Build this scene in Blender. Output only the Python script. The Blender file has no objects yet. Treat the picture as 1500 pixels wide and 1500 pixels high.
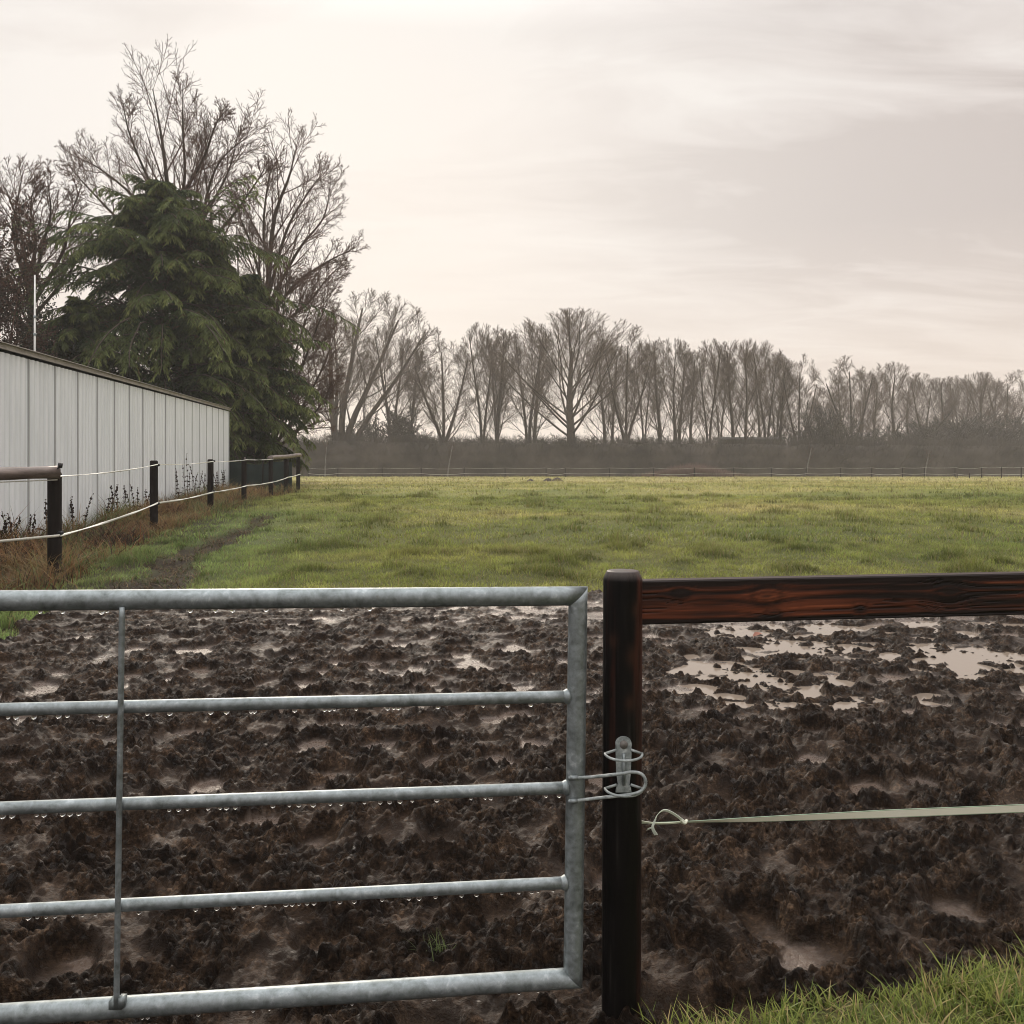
import bpy, math, numpy as np
from mathutils import Vector
rng = np.random.default_rng(7)
S = bpy.context.scene
COL = S.collection
EYE, F, HY = 1.52, 1400.0, 656.0      # eye height; focal length and horizon row of the 1500 px photograph

# ------------------------------------------------------------------ helpers
def at(px, py, d):
    return np.array([(px-750)/F*d, d, EYE-(py-HY)/F*d])

def _hash(ix, iy, s):
    h = (ix.astype(np.int64)*374761393 + iy.astype(np.int64)*668265263 + s*974634777) & 0xffffffff
    h = ((h ^ (h >> 13))*1274126177) & 0xffffffff
    h = (h ^ (h >> 16))
    h = (h*2246822519) & 0xffffffff
    return ((h ^ (h >> 15)) & 0xffffff)/float(0xffffff)

def perlin(x, y, s=0):
    x = np.asarray(x, float); y = np.asarray(y, float)
    ix = np.floor(x); iy = np.floor(y); fx = x-ix; fy = y-iy
    ix = ix.astype(np.int64); iy = iy.astype(np.int64)
    def g(dx, dy):
        a = _hash(ix+dx, iy+dy, s)*2*np.pi
        return np.cos(a)*(fx-dx)+np.sin(a)*(fy-dy)
    u = fx*fx*fx*(fx*(fx*6-15)+10); v = fy*fy*fy*(fy*(fy*6-15)+10)
    a = g(0,0)*(1-u)+g(1,0)*u; b = g(0,1)*(1-u)+g(1,1)*u
    return (a*(1-v)+b*v)*1.45

def fbm(x, y, o=4, s=0, gain=.5):
    t = 0; a = 1; f = 1; n = 0
    for i in range(o):
        t = t+a*perlin(x*f+i*17.3, y*f-i*9.1, s+i*31); n += a; a *= gain; f *= 2.03
    return t/n

def worley(x, y, s=0, jit=.9, stretch=False):
    ix = np.floor(x).astype(np.int64); iy = np.floor(y).astype(np.int64)
    best = np.full(x.shape, 9.); rid = np.zeros(x.shape)
    for dx in (-1,0,1):
        for dy in (-1,0,1):
            cx = ix+dx; cy = iy+dy
            px = cx+.5+(_hash(cx,cy,s)-.5)*jit; py = cy+.5+(_hash(cx,cy,s+1)-.5)*jit
            ex = x-px; ey = y-py
            if stretch:
                a = _hash(cx,cy,s+2)*np.pi; c, q = np.cos(a), np.sin(a)
                ex, ey = (ex*c+ey*q)*1.25, (-ex*q+ey*c)*.85
            d = ex*ex+ey*ey
            m = d < best
            best = np.where(m, d, best); rid = np.where(m, _hash(cx,cy,s+3), rid)
    return np.sqrt(best), rid

def sstep(a, b, x):
    t = np.clip((x-a)/(b-a), 0, 1)
    return t*t*(3-2*t)

def mk(name, V, Fs, mat, parent=None, col=None, attrs=None, smooth=True, loc=None):
    V = np.asarray(V, np.float32).reshape(-1, 3)
    Fs = [np.asarray(f, np.int32) for f in (Fs if isinstance(Fs, list) else [Fs]) if len(f)]
    me = bpy.data.meshes.new(name)
    me.vertices.add(len(V)); me.vertices.foreach_set('co', V.ravel())
    li = np.concatenate([f.ravel() for f in Fs])
    cnt = np.concatenate([np.full(len(f), f.shape[1], np.int32) for f in Fs])
    st = np.concatenate([[0], np.cumsum(cnt)[:-1]]).astype(np.int32)
    me.loops.add(len(li)); me.loops.foreach_set('vertex_index', li.astype(np.int32))
    me.polygons.add(len(cnt)); me.polygons.foreach_set('loop_start', st)
    me.polygons.foreach_set('loop_total', cnt)
    me.polygons.foreach_set('use_smooth', np.full(len(cnt), smooth, bool))
    if col is not None:
        c = np.ones((len(V), 4), np.float32); c[:, :3] = col
        me.attributes.new('Col', 'FLOAT_COLOR', 'POINT').data.foreach_set('color', c.ravel())
    for k, v in (attrs or {}).items():
        me.attributes.new(k, 'FLOAT', 'POINT').data.foreach_set('value', np.asarray(v, np.float32))
    me.update(calc_edges=True); me.validate()
    if mat: me.materials.append(mat)
    o = bpy.data.objects.new(name, me); COL.objects.link(o)
    if loc is not None: o.location = loc
    if parent: o.parent = parent
    return o

def tag(o, label=None, cat=None, group=None, kind=None):
    if label: o['label'] = label
    if cat: o['category'] = cat
    if group: o['group'] = group
    if kind: o['kind'] = kind
    return o

def thing(name, label, cat, loc=(0,0,0), group=None):
    o = bpy.data.objects.new(name, None); COL.objects.link(o); o.location = loc
    o.empty_display_size = .1
    return tag(o, label, cat, group)

def copy_tree(o, parent=None):
    c = o.copy(); COL.objects.link(c)
    if parent: c.parent = parent
    for ch in list(o.children): copy_tree(ch, c)
    return c

def tubes(P, R, s=5, seed=0, cap=False):
    """batch of tubes: P (B,k,3), R (B,k)"""
    P = np.asarray(P, float); R = np.asarray(R, float)
    if P.ndim == 2: P = P[None]; R = R[None]
    B, k, _ = P.shape
    T = np.gradient(P, axis=1); T /= np.linalg.norm(T, axis=2, keepdims=True)+1e-9
    mean = T.mean(1)
    ref = np.where(np.abs(mean[:, 2:3]) > .9, np.array([[1., .1, 0]]), np.array([[.05, .02, 1.]]))
    U = np.cross(T, ref[:, None, :]); U /= np.linalg.norm(U, axis=2, keepdims=True)+1e-9
    W = np.cross(T, U)
    a = np.arange(s)*2*np.pi/s
    V = P[:, :, None, :]+R[:, :, None, None]*(U[:, :, None, :]*np.cos(a)[:, None]+W[:, :, None, :]*np.sin(a)[:, None])
    V = V.reshape(-1, 3)
    b = np.arange(B)[:, None, None]*k*s; i = np.arange(k-1)[None, :, None]*s; j = np.arange(s)[None, None, :]; j2 = (j+1) % s
    Fq = np.stack([b+i+j, b+i+j2, b+i+s+j2, b+i+s+j], -1).reshape(-1, 4)
    out = [Fq]
    if cap:
        c0 = (np.arange(B)[:, None]*k*s+np.arange(s)[None, ::-1]); c1 = (np.arange(B)[:, None]*k*s+(k-1)*s+np.arange(s)[None])
        out += [c0, c1]
    return V, out

class MB:
    def __init__(s): s.V = []; s.F = {}; s.C = []; s.n = 0
    def add(s, V, Fs, col=None):
        V = np.asarray(V, float).reshape(-1, 3)
        for f in (Fs if isinstance(Fs, list) else [Fs]):
            f = np.asarray(f)
            if len(f): s.F.setdefault(f.shape[1], []).append(f+s.n)
        s.V.append(V); s.n += len(V)
        if col is not None: s.C.append(np.broadcast_to(col, V.shape))
        return s
    def tube(s, P, r, sides=10, cap=True, col=None):
        P = np.asarray(P, float); r = np.broadcast_to(r, len(P))
        return s.add(*tubes(P, r, sides, cap=cap), col)
    def box(s, c, h, R=None, col=None):
        q = np.array([[x, y, z] for x in (-1,1) for y in (-1,1) for z in (-1,1)], float)*np.asarray(h)
        if R is not None: q = q@np.asarray(R).T
        return s.add(q+np.asarray(c), np.array([[0,1,3,2],[4,6,7,5],[0,4,5,1],[2,3,7,6],[0,2,6,4],[1,5,7,3]]), col)
    def build(s, name, mat, parent=None, smooth=True, **k):
        return mk(name, np.concatenate(s.V), [np.concatenate(v) for v in s.F.values()], mat, parent,
                  col=np.concatenate(s.C) if s.C else None, smooth=smooth, **k)

def spline(pts, n=40):
    pts = np.asarray(pts, float); m = len(pts)
    p = np.vstack([2*pts[0]-pts[1], pts, 2*pts[-1]-pts[-2]])
    out = []
    for t in np.linspace(0, m-1-1e-6, n):
        i = int(t); u = t-i; a, b, c, d = p[i:i+4]
        out.append(.5*((2*b)+(c-a)*u+(2*a-5*b+4*c-d)*u*u+(3*b-a-3*c+d)*u**3))
    return np.array(out)

# ------------------------------------------------------------------ materials
def mat(name):
    m = bpy.data.materials.new(name); m.use_nodes = True
    nt = m.node_tree; b = nt.nodes['Principled BSDF']
    return m, nt, b
def N(nt, t, **kw):
    n = nt.nodes.new(t)
    for k, v in kw.items():
        if k in n.inputs: n.inputs[k].default_value = v
        else: setattr(n, k, v)
    return n
def L(nt, a, b): nt.links.new(a, b)
def noise(nt, vec, scale, detail=4, rough=.55, dist=0):
    n = N(nt, 'ShaderNodeTexNoise'); n.inputs['Scale'].default_value = scale; n.inputs['Detail'].default_value = detail
    n.inputs['Roughness'].default_value = rough; n.inputs['Distortion'].default_value = dist
    if vec is not None: L(nt, vec, n.inputs['Vector'])
    return n.outputs['Fac']
def ramp(nt, fac, stops):
    r = N(nt, 'ShaderNodeValToRGB'); e = r.color_ramp.elements
    while len(e) > 1: e.remove(e[-1])
    e[0].position = stops[0][0]; e[0].color = (*stops[0][1], 1)
    for p, c in stops[1:]:
        q = e.new(p); q.color = (*c, 1)
    L(nt, fac, r.inputs[0]); return r.outputs[0]
def g3(v): return (v, v, v)
def mixc(nt, fac, a, b, mode='MIX'):
    m = N(nt, 'ShaderNodeMix', data_type='RGBA', blend_type=mode)
    for sock, v in ((m.inputs[0], fac), (m.inputs[6], a), (m.inputs[7], b)):
        if hasattr(v, 'is_linked') or hasattr(v, 'links'): L(nt, v, sock)
        elif isinstance(v, tuple): sock.default_value = (*v, 1)
        else: sock.default_value = v
    return m.outputs[2]
def math_(nt, op, a, b=0., clamp=False):
    m = N(nt, 'ShaderNodeMath', operation=op); m.use_clamp = clamp
    for sock, v in ((m.inputs[0], a), (m.inputs[1], b)):
        if hasattr(v, 'links'): L(nt, v, sock)
        else: sock.default_value = v
    return m.outputs[0]
def bump(nt, b, h, strength=.3, dist=.01, normal=None):
    n = N(nt, 'ShaderNodeBump'); n.inputs['Strength'].default_value = strength; n.inputs['Distance'].default_value = dist
    L(nt, h, n.inputs['Height'])
    if normal is not None: L(nt, normal, n.inputs['Normal'])
    L(nt, n.outputs[0], b.inputs['Normal']); return n.outputs[0]
def attr(nt, name):
    return N(nt, 'ShaderNodeAttribute', attribute_name=name)
def coords(nt, which='Object', scale=None):
    c = N(nt, 'ShaderNodeTexCoord').outputs[which]
    if scale:
        m = N(nt, 'ShaderNodeMapping'); m.inputs['Scale'].default_value = scale; L(nt, c, m.inputs['Vector']); return m.outputs[0]
    return c

def m_galv():
    m, nt, b = mat('galvanised_steel')
    c = coords(nt)
    n1 = noise(nt, c, 22, 5, .65, .6); n2 = noise(nt, c, 70, 3, .6)
    v = N(nt, 'ShaderNodeTexVoronoi'); v.inputs['Scale'].default_value = 60; L(nt, c, v.inputs['Vector'])
    f = math_(nt, 'ADD', math_(nt, 'MULTIPLY', n1, .65), math_(nt, 'MULTIPLY', n2, .35))
    col = ramp(nt, f, [(.28, (.085,.10,.098)), (.44, (.185,.212,.215)), (.58, (.27,.305,.318)), (.72, (.47,.51,.53))])
    sp = ramp(nt, v.outputs['Color'], [(0, g3(.82)), (1, g3(1.1))])
    col = mixc(nt, .6, col, sp, 'MULTIPLY')
    rust = ramp(nt, noise(nt, c, 26, 6, .7), [(.66, g3(0)), (.76, g3(.55))])
    col = mixc(nt, rust, col, (.13,.12,.08))
    L(nt, col, b.inputs['Base Color']); b.inputs['Metallic'].default_value = .55
    L(nt, ramp(nt, n2, [(.3, g3(.33)), (.7, g3(.58))]), b.inputs['Roughness'])
    bump(nt, b, f, .25, .003)
    return m
def m_vcol(name, rough=.5, bs=0, bd=.004, bscale=200, spec=.5, stretch=None):
    m, nt, b = mat(name)
    L(nt, attr(nt, 'Col').outputs['Color'], b.inputs['Base Color'])
    b.inputs['Roughness'].default_value = rough; b.inputs['Specular IOR Level'].default_value = spec
    if bs: bump(nt, b, noise(nt, coords(nt, 'Object', stretch), bscale, 4, .6), bs, bd)
    return m
def m_noise(name, stops, scale=6, rough=.7, bs=.3, bd=.01, stretch=None, spec=.4, detail=5):
    m, nt, b = mat(name)
    f = noise(nt, coords(nt, 'Object', stretch), scale, detail, .6, .3)
    L(nt, ramp(nt, f, stops), b.inputs['Base Color']); b.inputs['Roughness'].default_value = rough
    b.inputs['Specular IOR Level'].default_value = spec
    bump(nt, b, f, bs, bd)
    return m
def m_leaf(name, rough=.45, trans=.35):
    m, nt, b = mat(name)
    c = attr(nt, 'Col').outputs['Color']
    L(nt, c, b.inputs['Base Color']); b.inputs['Roughness'].default_value = rough; b.inputs['Specular IOR Level'].default_value = .10
    t = N(nt, 'ShaderNodeBsdfTranslucent'); L(nt, c, t.inputs['Color'])
    x = N(nt, 'ShaderNodeMixShader'); x.inputs[0].default_value = trans
    L(nt, b.outputs[0], x.inputs[1]); L(nt, t.outputs[0], x.inputs[2]); L(nt, x.outputs[0], nt.nodes['Material Output'].inputs[0])
    return m

M_GALV = m_galv()
M_ZINC = m_noise('bright_zinc', [(.3, (.13,.15,.15)), (.55, (.27,.30,.30)), (.75, (.50,.54,.54))], 60, .4, .2, .002)
M_WOOD = m_vcol('tarred_wood', .5, .5, .005, 60, .16, (1, 1, .12))
M_BOARD = m_vcol('stained_board', .55, .45, .004, 50, .2, (.12, 1, 1))
M_BARK = m_noise('grey_bark', [(.3, (.035,.027,.020)), (.6, (.072,.055,.042)), (.8, (.10,.083,.064))], 5, .9, .5, .02, (1,1,.3), .2)
M_TWIG = m_noise('brown_twig', [(.3, (.05,.033,.023)), (.7, (.11,.073,.052))], 3, .85, 0.1, .01, None, .2)
M_REDTWIG = m_noise('reddish_twig', [(.3, (.06,.034,.026)), (.7, (.13,.078,.06))], 3, .85, .1, .01, None, .2)
M_PALEBARK = m_noise('pale_bark', [(.3, (.10,.095,.085)), (.6, (.22,.21,.19)), (.8, (.3,.285,.26))], 4, .8, .4, .02, (1,1,.4), .2)
M_CONIFER = m_leaf('conifer_spray', .6, .25)
M_GRASS = m_leaf('grass_blade', .38, .45)
M_DRY = m_leaf('dry_stem', .6, .35)
M_POLE = m_noise('fence_pole_wood', [(.3, (.006,.005,.0045)), (.6, (.016,.012,.010)), (.8, (.04,.030,.024))], 12, .7, .4, .006, (1,1,.15), .12)
M_LOG = m_noise('weathered_log', [(.3, (.06,.045,.038)), (.55, (.19,.15,.13)), (.8, (.34,.28,.25))], 9, .45, .4, .006, (.3,.3,1.2), .5)
M_TAPE = m_noise('white_tape', [(.3, (.55,.55,.47)), (.7, (.78,.78,.72))], 40, .5, .2, .001)
M_BLACK = m_noise('black_plastic', [(.3, (.01,.01,.01)), (.7, (.02,.02,.022))], 40, .35, .1, .001)
M_FASCIA = m_noise('grey_fascia', [(.3, (.27,.245,.225)), (.6, (.43,.40,.375)), (.8, (.55,.52,.495))], 3, .6, .3, .005, (1,.2,4))
M_ROOF = m_noise('grey_roof_sheet', [(.3, (.12,.12,.12)), (.7, (.22,.22,.22))], 2, .7, .2, .01)
M_HEDGE = m_noise('hedge_twigs', [(.3, (.045,.040,.035)), (.7, (.11,.094,.08))], .35, .95, .3, .05, None, .1)
M_SEED = m_noise('dead_seed_head', [(.3, (.012,.009,.008)), (.7, (.04,.028,.022))], 30, .9, .3, .004, None, .1)
M_DARKWALL = m_noise('dark_cladding', [(.3, (.03,.035,.034)), (.7, (.055,.06,.058))], 1.2, .8, .2, .01)
M_MESH = m_noise('green_mesh', [(.3, (.008,.017,.015)), (.7, (.018,.034,.029))], 3, .7, .2, .01)

def m_water():
    m, nt, b = mat('puddle_water')
    b.inputs['Base Color'].default_value = (.21, .17, .135, 1); b.inputs['Roughness'].default_value = .09
    b.inputs['IOR'].default_value = 1.33; b.inputs['Specular IOR Level'].default_value = .5
    n = noise(nt, coords(nt), 9, 3, .5); bump(nt, b, n, .12, .01)
    return m
M_WATER = m_water()
def m_drop():
    m, nt, b = mat('rain_drop')
    b.inputs['Base Color'].default_value = (1,1,1,1); b.inputs['Roughness'].default_value = 0
    b.inputs['Transmission Weight'].default_value = 1; b.inputs['IOR'].default_value = 1.33
    n = noise(nt, coords(nt), 2, 1); bump(nt, b, n, .02, .0005)
    return m
M_DROP = m_drop()

def m_shed():
    m, nt, b = mat('white_corrugated_sheet')
    c = coords(nt)
    st = noise(nt, coords(nt, 'Object', (3, 3, .25)), 3, 5, .6)
    col = ramp(nt, st, [(.3, (.70,.745,.77)), (.6, (.82,.865,.895)), (.8, (.86,.895,.92))])
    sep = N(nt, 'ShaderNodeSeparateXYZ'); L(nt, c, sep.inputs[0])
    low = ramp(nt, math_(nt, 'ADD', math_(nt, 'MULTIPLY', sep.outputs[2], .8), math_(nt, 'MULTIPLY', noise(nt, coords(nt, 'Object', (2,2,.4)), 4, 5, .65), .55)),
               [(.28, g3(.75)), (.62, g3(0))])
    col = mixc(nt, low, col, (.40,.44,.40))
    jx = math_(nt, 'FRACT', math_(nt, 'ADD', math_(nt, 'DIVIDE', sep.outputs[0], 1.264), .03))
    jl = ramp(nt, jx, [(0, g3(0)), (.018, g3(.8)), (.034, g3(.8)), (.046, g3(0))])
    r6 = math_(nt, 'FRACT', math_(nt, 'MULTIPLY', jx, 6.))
    rl = ramp(nt, r6, [(.18, g3(0)), (.30, g3(.30)), (.42, g3(.30)), (.52, g3(0))])  # rib valley shade drawn into the colour; broad light barely shows the ribs
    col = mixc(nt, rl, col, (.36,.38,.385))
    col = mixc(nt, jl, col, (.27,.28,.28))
    L(nt, col, b.inputs['Base Color']); b.inputs['Roughness'].default_value = .42
    return m
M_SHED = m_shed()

def m_mud():
    m, nt, b = mat('wet_mud')
    c = coords(nt)
    w = attr(nt, 'silt').outputs['Fac']; g = attr(nt, 'damp').outputs['Fac']
    n1 = noise(nt, c, 9, 5, .6); n2 = noise(nt, c, 70, 5, .65, .4); n3 = noise(nt, c, 230, 3, .6)
    clod = ramp(nt, math_(nt, 'ADD', math_(nt, 'MULTIPLY', n1, .5), math_(nt, 'MULTIPLY', n2, .5)),
                [(.33, (.0026,.0015,.0009)), (.47, (.010,.0058,.0034)), (.57, (.040,.0245,.0146)), (.69, (.165,.106,.066))])
    silt = ramp(nt, noise(nt, c, 5, 5, .6), [(.3, (.044,.027,.0172)), (.7, (.112,.074,.050))])
    L(nt, mixc(nt, w, clod, silt), b.inputs['Base Color'])
    wetp = ramp(nt, noise(nt, c, 32, 4, .65), [(.54, g3(0)), (.64, g3(.6))])
    gl_ = math_(nt, 'MAXIMUM', g, wetp)
    r = math_(nt, 'SUBTRACT', ramp(nt, n2, [(.3, g3(.5)), (.7, g3(.75))]), math_(nt, 'MULTIPLY', gl_, .33), True)
    L(nt, r, b.inputs['Roughness']); L(nt, math_(nt, 'ADD', .03, math_(nt, 'MULTIPLY', gl_, .52)), b.inputs['Specular IOR Level'])
    inv = math_(nt, 'SUBTRACT', 1., math_(nt, 'MULTIPLY', w, .62))
    h = math_(nt, 'MULTIPLY', math_(nt, 'ADD', n2, math_(nt, 'MULTIPLY', n3, .45)), inv)
    bump(nt, b, h, 1., .017)
    return m
M_MUD = m_mud()
def m_ground():
    m, nt, b = mat('field_soil_and_turf')
    L(nt, attr(nt, 'Col').outputs['Color'], b.inputs['Base Color']); b.inputs['Roughness'].default_value = .9
    b.inputs['Specular IOR Level'].default_value = .15
    c = coords(nt)
    bump(nt, b, math_(nt, 'ADD', noise(nt, c, 12, 6, .7), noise(nt, c, 60, 4, .7)), .8, .05)
    return m
M_GROUND = m_ground()

# ------------------------------------------------------------------ land shape
def zfar(y):
    return -.0243*np.maximum(0, np.sqrt((np.minimum(y, 128)-34)**2+9)*.5+(np.minimum(y, 128)-34)*.5)
def pathmask(x, y):
    px = np.interp(y, [9.5, 11, 13.4, 15.9, 18.3, 22, 26], [-3.9, -4.05, -4.45, -4.75, -4.95, -5.6, -6.4])
    w = np.interp(y, [9.5, 12, 16, 19, 26], [.55, .34, .24, .18, .1])*(1+.7*fbm(x*1.5, y*1.1, 3, 5))
    return (1-sstep(w*.65, w*1.25, np.abs(x-px+.2*perlin(y*.8, y*0+3.3, 6))))*(1-sstep(19, 25, y))*sstep(9, 9.8, y)
def mudmask(x, y):
    """1 on bare mud, 0 on turf"""
    n = fbm(x*.8, y*.8, 4, 40)
    yb = 9.75+.55*n+.15*np.sin(x*.9)
    a = 1-sstep(-.25, .25, y-yb)
    tl = sstep(-.25, .2, x+4.15+.35*n+.25*(y-8.2))                      # tuft of turf at the left side
    tl = np.where(y < 7.4+.3*n, 1, tl)
    vb = 2.46+.27*(x-.35)+.10*n                                       # verge by the right-hand fence
    v = sstep(-.12, .10, y-vb)
    v = np.where(x < .26, 1, np.where(x < .33, np.maximum(v, 1-sstep(.26, .33, x)), v))
    return a*tl*v
def field(x, y):
    big = .05*fbm(x*.16, y*.16, 3, 50)*sstep(9, 14, y)
    tus = fbm(x*.9, y*.9, 3, 51)
    z = zfar(y)+big+.11*np.maximum(0, tus)*sstep(9.5, 11, y)
    return z
WALL = lambda y: -5.26-.151*y
def ground_z(x, y):
    z = field(x, y)
    vb = 2.46+.27*(x-.35)
    z = z+.07*sstep(.25, -.55, y-vb)*sstep(.25, .6, x)
    z = z+.05*pathmask(x, y)*-1
    return z

# the one big ground sheet, finer towards the fence
def axis(lo, hi, n, c, p):
    t = np.linspace(-1, 1, n); a = np.sign(t)*np.abs(t)**p
    return np.where(a < 0, c+a*(c-lo), c+a*(hi-c))
xs = axis(-230, 230, 520, 0, 2.6)
ys = np.concatenate([np.linspace(-30, .4, 24), np.linspace(.6, 3.6, 60), np.geomspace(3.7, 340, 520)])
X, Y = np.meshgrid(xs, ys)
mm = mudmask(X, Y)
Z = ground_z(X, Y)-.16*sstep(.35, .75, mm)
pm = pathmask(X, Y)
def turfcol(x, y):
    n = fbm(x*.25, y*.25, 4, 60); n2 = fbm(x*1.7, y*1.7, 3, 61); n3 = fbm(x*.07, y*.12, 3, 62)
    a = np.array([.125, .160, .040]); bb = np.array([.30, .295, .075]); cc = np.array([.44, .38, .17])
    f = np.clip(.40+.55*n+.22*n2+.5*n3+.50*sstep(16, 60, y)-.45*sstep(-3, -8, x+.12*y-1)*(1-sstep(14, 40, y)), 0, 1)[..., None]
    c = a*(1-f)+bb*f
    g = np.clip(1.6*(n3*.6+n*.5+.42*sstep(26, 75, y)-.06), 0, .85)[..., None]
    lush = (np.exp(-((x+.12*y+3.1)/1.6)**2)*(1-sstep(16, 30, y)))[..., None]*.75
    c = c*(1-g)+cc*g
    return c*(1-lush)+np.array([.17, .25, .085])*lush
soil = np.array([.035, .025, .019])
C = turfcol(X, Y)*.72
near = (1-sstep(9, 30, Y))[..., None]*.5
C = C*(1-near)+soil*near
k = np.maximum(mm, pm)[..., None]; C = C*(1-k)+soil*k
wd = ((X < WALL(Y)+2.4) & (Y < 60))[..., None]*.8; C = C*(1-wd)+np.array([.04,.028,.018])*wd
nx, ny = len(xs), len(ys)
ii = (np.arange(ny-1)[:, None]*nx+np.arange(nx-1)[None]).ravel()
gr = mk('ground', np.stack([X, Y, Z], -1), np.stack([ii, ii+1, ii+nx+1, ii+nx], 1), M_GROUND, col=C.reshape(-1, 3))
tag(gr, 'flat green paddock turf falling gently away to the far hedge', 'ground', kind='structure')

# ------------------------------------------------------------------ mud, trampled by hooves
def basin(x, y):
    n = fbm(x*.55, y*.8, 3, 70); n2 = fbm(x*1.8, y*2.4, 3, 71)
    m = sstep(.2, 1.3, x-.2)*sstep(5.0, 6.0, y)*(1-sstep(8.0, 8.9, y))*1.0
    m2 = np.exp(-((x+.15)/.9)**2-((y-6.1)/.8)**2)*.5
    m3 = np.exp(-((x-3.4)/1.6)**2-((y-6.9)/.9)**2)*.9
    m4 = np.exp(-((x-1.8)/.7)**2-((y-4.6)/.35)**2)*.5
    return np.clip(np.maximum.reduce([m*.72, m2, m3+m*.2, m4])+.50*n+.55*n2-.12, 0, 1)*np.where(x < -.9, .25, 1.)
rows = np.geomspace(1.35, 11.4, 880)
u = np.linspace(-1, 1, 860)
MY = np.repeat(rows[:, None], len(u), 1); MX = u[None]*(.60*MY+1.3)
wx = MX+.05*fbm(MX*4, MY*4, 2, 80); wy = MY+.05*fbm(MX*4, MY*4, 2, 81)
fade = 1-sstep(4.5, 9.5, MY)*.45
h = .045*fbm(MX*1.1, MY*1.1, 3, 82)
h += .046*(np.abs(fbm(wx*2.6, wy*2.6, 4, 83, .55))-.18)
f1, r1 = worley(wx/.30, wy/.30, 84, .95, True)                 # hoof prints
dep = sstep(.42, .25, f1)*(r1 > .30)
h += -.040*dep+.018*np.exp(-((f1-.50)/.12)**2)*(r1 > .30)
cm = sstep(-.16, .16, fbm(MX*3.6, MY*4.0, 4, 90)+.15)
f2, r2 = worley(wx/.105, wy/.105, 91); h += cm*(.024*(.4+r2))*np.maximum(0, 1-(f2/.52)**2)*(r2 > .35)*(1-dep)
f3, r3 = worley(wx/.050, wy/.050, 94); h += (.28+.72*cm)*.026*(.3+r3)*np.sqrt(np.maximum(0, 1-(f3/.58)**2))*(r3 > .3)*(1-.8*dep)
f4, r4 = worley(MX/.0235+.3*r3, MY/.0235, 97); h += (.35+.65*cm)*.0165*(.3+r4)*np.sqrt(np.maximum(0, 1-(f4/.6)**2))*(r4 > .25)*(1-.8*dep)
h += (.35+.65*cm)*.014*fbm(MX*22, MY*22, 4, 99, .65)*(1-.5*dep)
bas = basin(MX, MY)
smooth = fbm(MX*.45, MY*.6, 3, 103)
far_s = sstep(6.5, 9.3, MY)
pat = fbm(MX*1.5, MY*1.9, 3, 108)
lift = .020+.034*(1-sstep(3.4, 5.8, MY))-.016*far_s*sstep(-2.5, .5, MX)+.012*far_s*(1-sstep(-2.5, .5, MX))-.022*smooth-.036*pat-.048*bas                        # how far the clods stand above the silt
h = h*fade+lift
lev = .004+.008*fbm(MX*2.2, MY*2.2, 2, 105)-.034*sstep(.25, .7, bas)
lev2 = lev+(.004*fbm(MX*16, MY*16, 3, 106)+.010*fbm(MX*5, MY*6, 3, 107)*(1-sstep(.3, .7, bas)))*(1-.4*sstep(5, 8, MY))
kk = .016
t = np.clip(.5+.5*(h-lev2)/kk, 0, 1)
hz = lev2*(1-t)+h*t+kk*t*(1-t)
h = h-.04*np.exp(-((MX-.25)/.30)**2-((MY-2.3)/.22)**2)
silt = 1-sstep(-.006, .012, h-lev2)
pool = silt.copy()
silt = np.maximum(silt, .26*(1-cm))
silt = np.maximum(silt, .40*dep*(1-sstep(.0, .05, h-lev2)))
damp = np.clip(pool*(.75+.5*bas)+(.16+.22*sstep(5.0, 8.0, MY))*(1-cm)+.25*sstep(.02, .0, h-lev2)+.10, 0, 1)
mk_m = mudmask(MX, MY)
zm = zfar(MY)+hz-.075*(1-sstep(2.0, 4.4, MY))-.22*(1-sstep(.30, .62, mk_m))
nx, ny = len(u), len(rows)
ii = (np.arange(ny-1)[:, None]*nx+np.arange(nx-1)[None]).ravel()
mud = mk('mud', np.stack([MX, MY, zm], -1), np.stack([ii, ii+1, ii+nx+1, ii+nx], 1), M_MUD,
         attrs={'silt': silt.ravel(), 'damp': damp.ravel()})
tag(mud, 'churned wet brown mud trodden by hooves behind the gate', 'mud', kind='structure')
wz = -.010
keep = ((hz < wz+.012) & (mk_m > .6) & (MY > 4.3)).ravel()
kq = np.stack([ii, ii+1, ii+nx+1, ii+nx], 1); kq = kq[keep[kq].any(1)]
uq, inv = np.unique(kq, return_inverse=True)
WV = np.stack([MX.ravel()[uq], MY.ravel()[uq], np.full(len(uq), wz)], -1)
wat = mk('puddle_water', WV, inv.reshape(-1, 4), M_WATER)
tag(wat, 'shallow puddles of rain water standing in the mud', 'water', kind='structure')

def surf(x, y):
    return ground_z(x, y)

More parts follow.
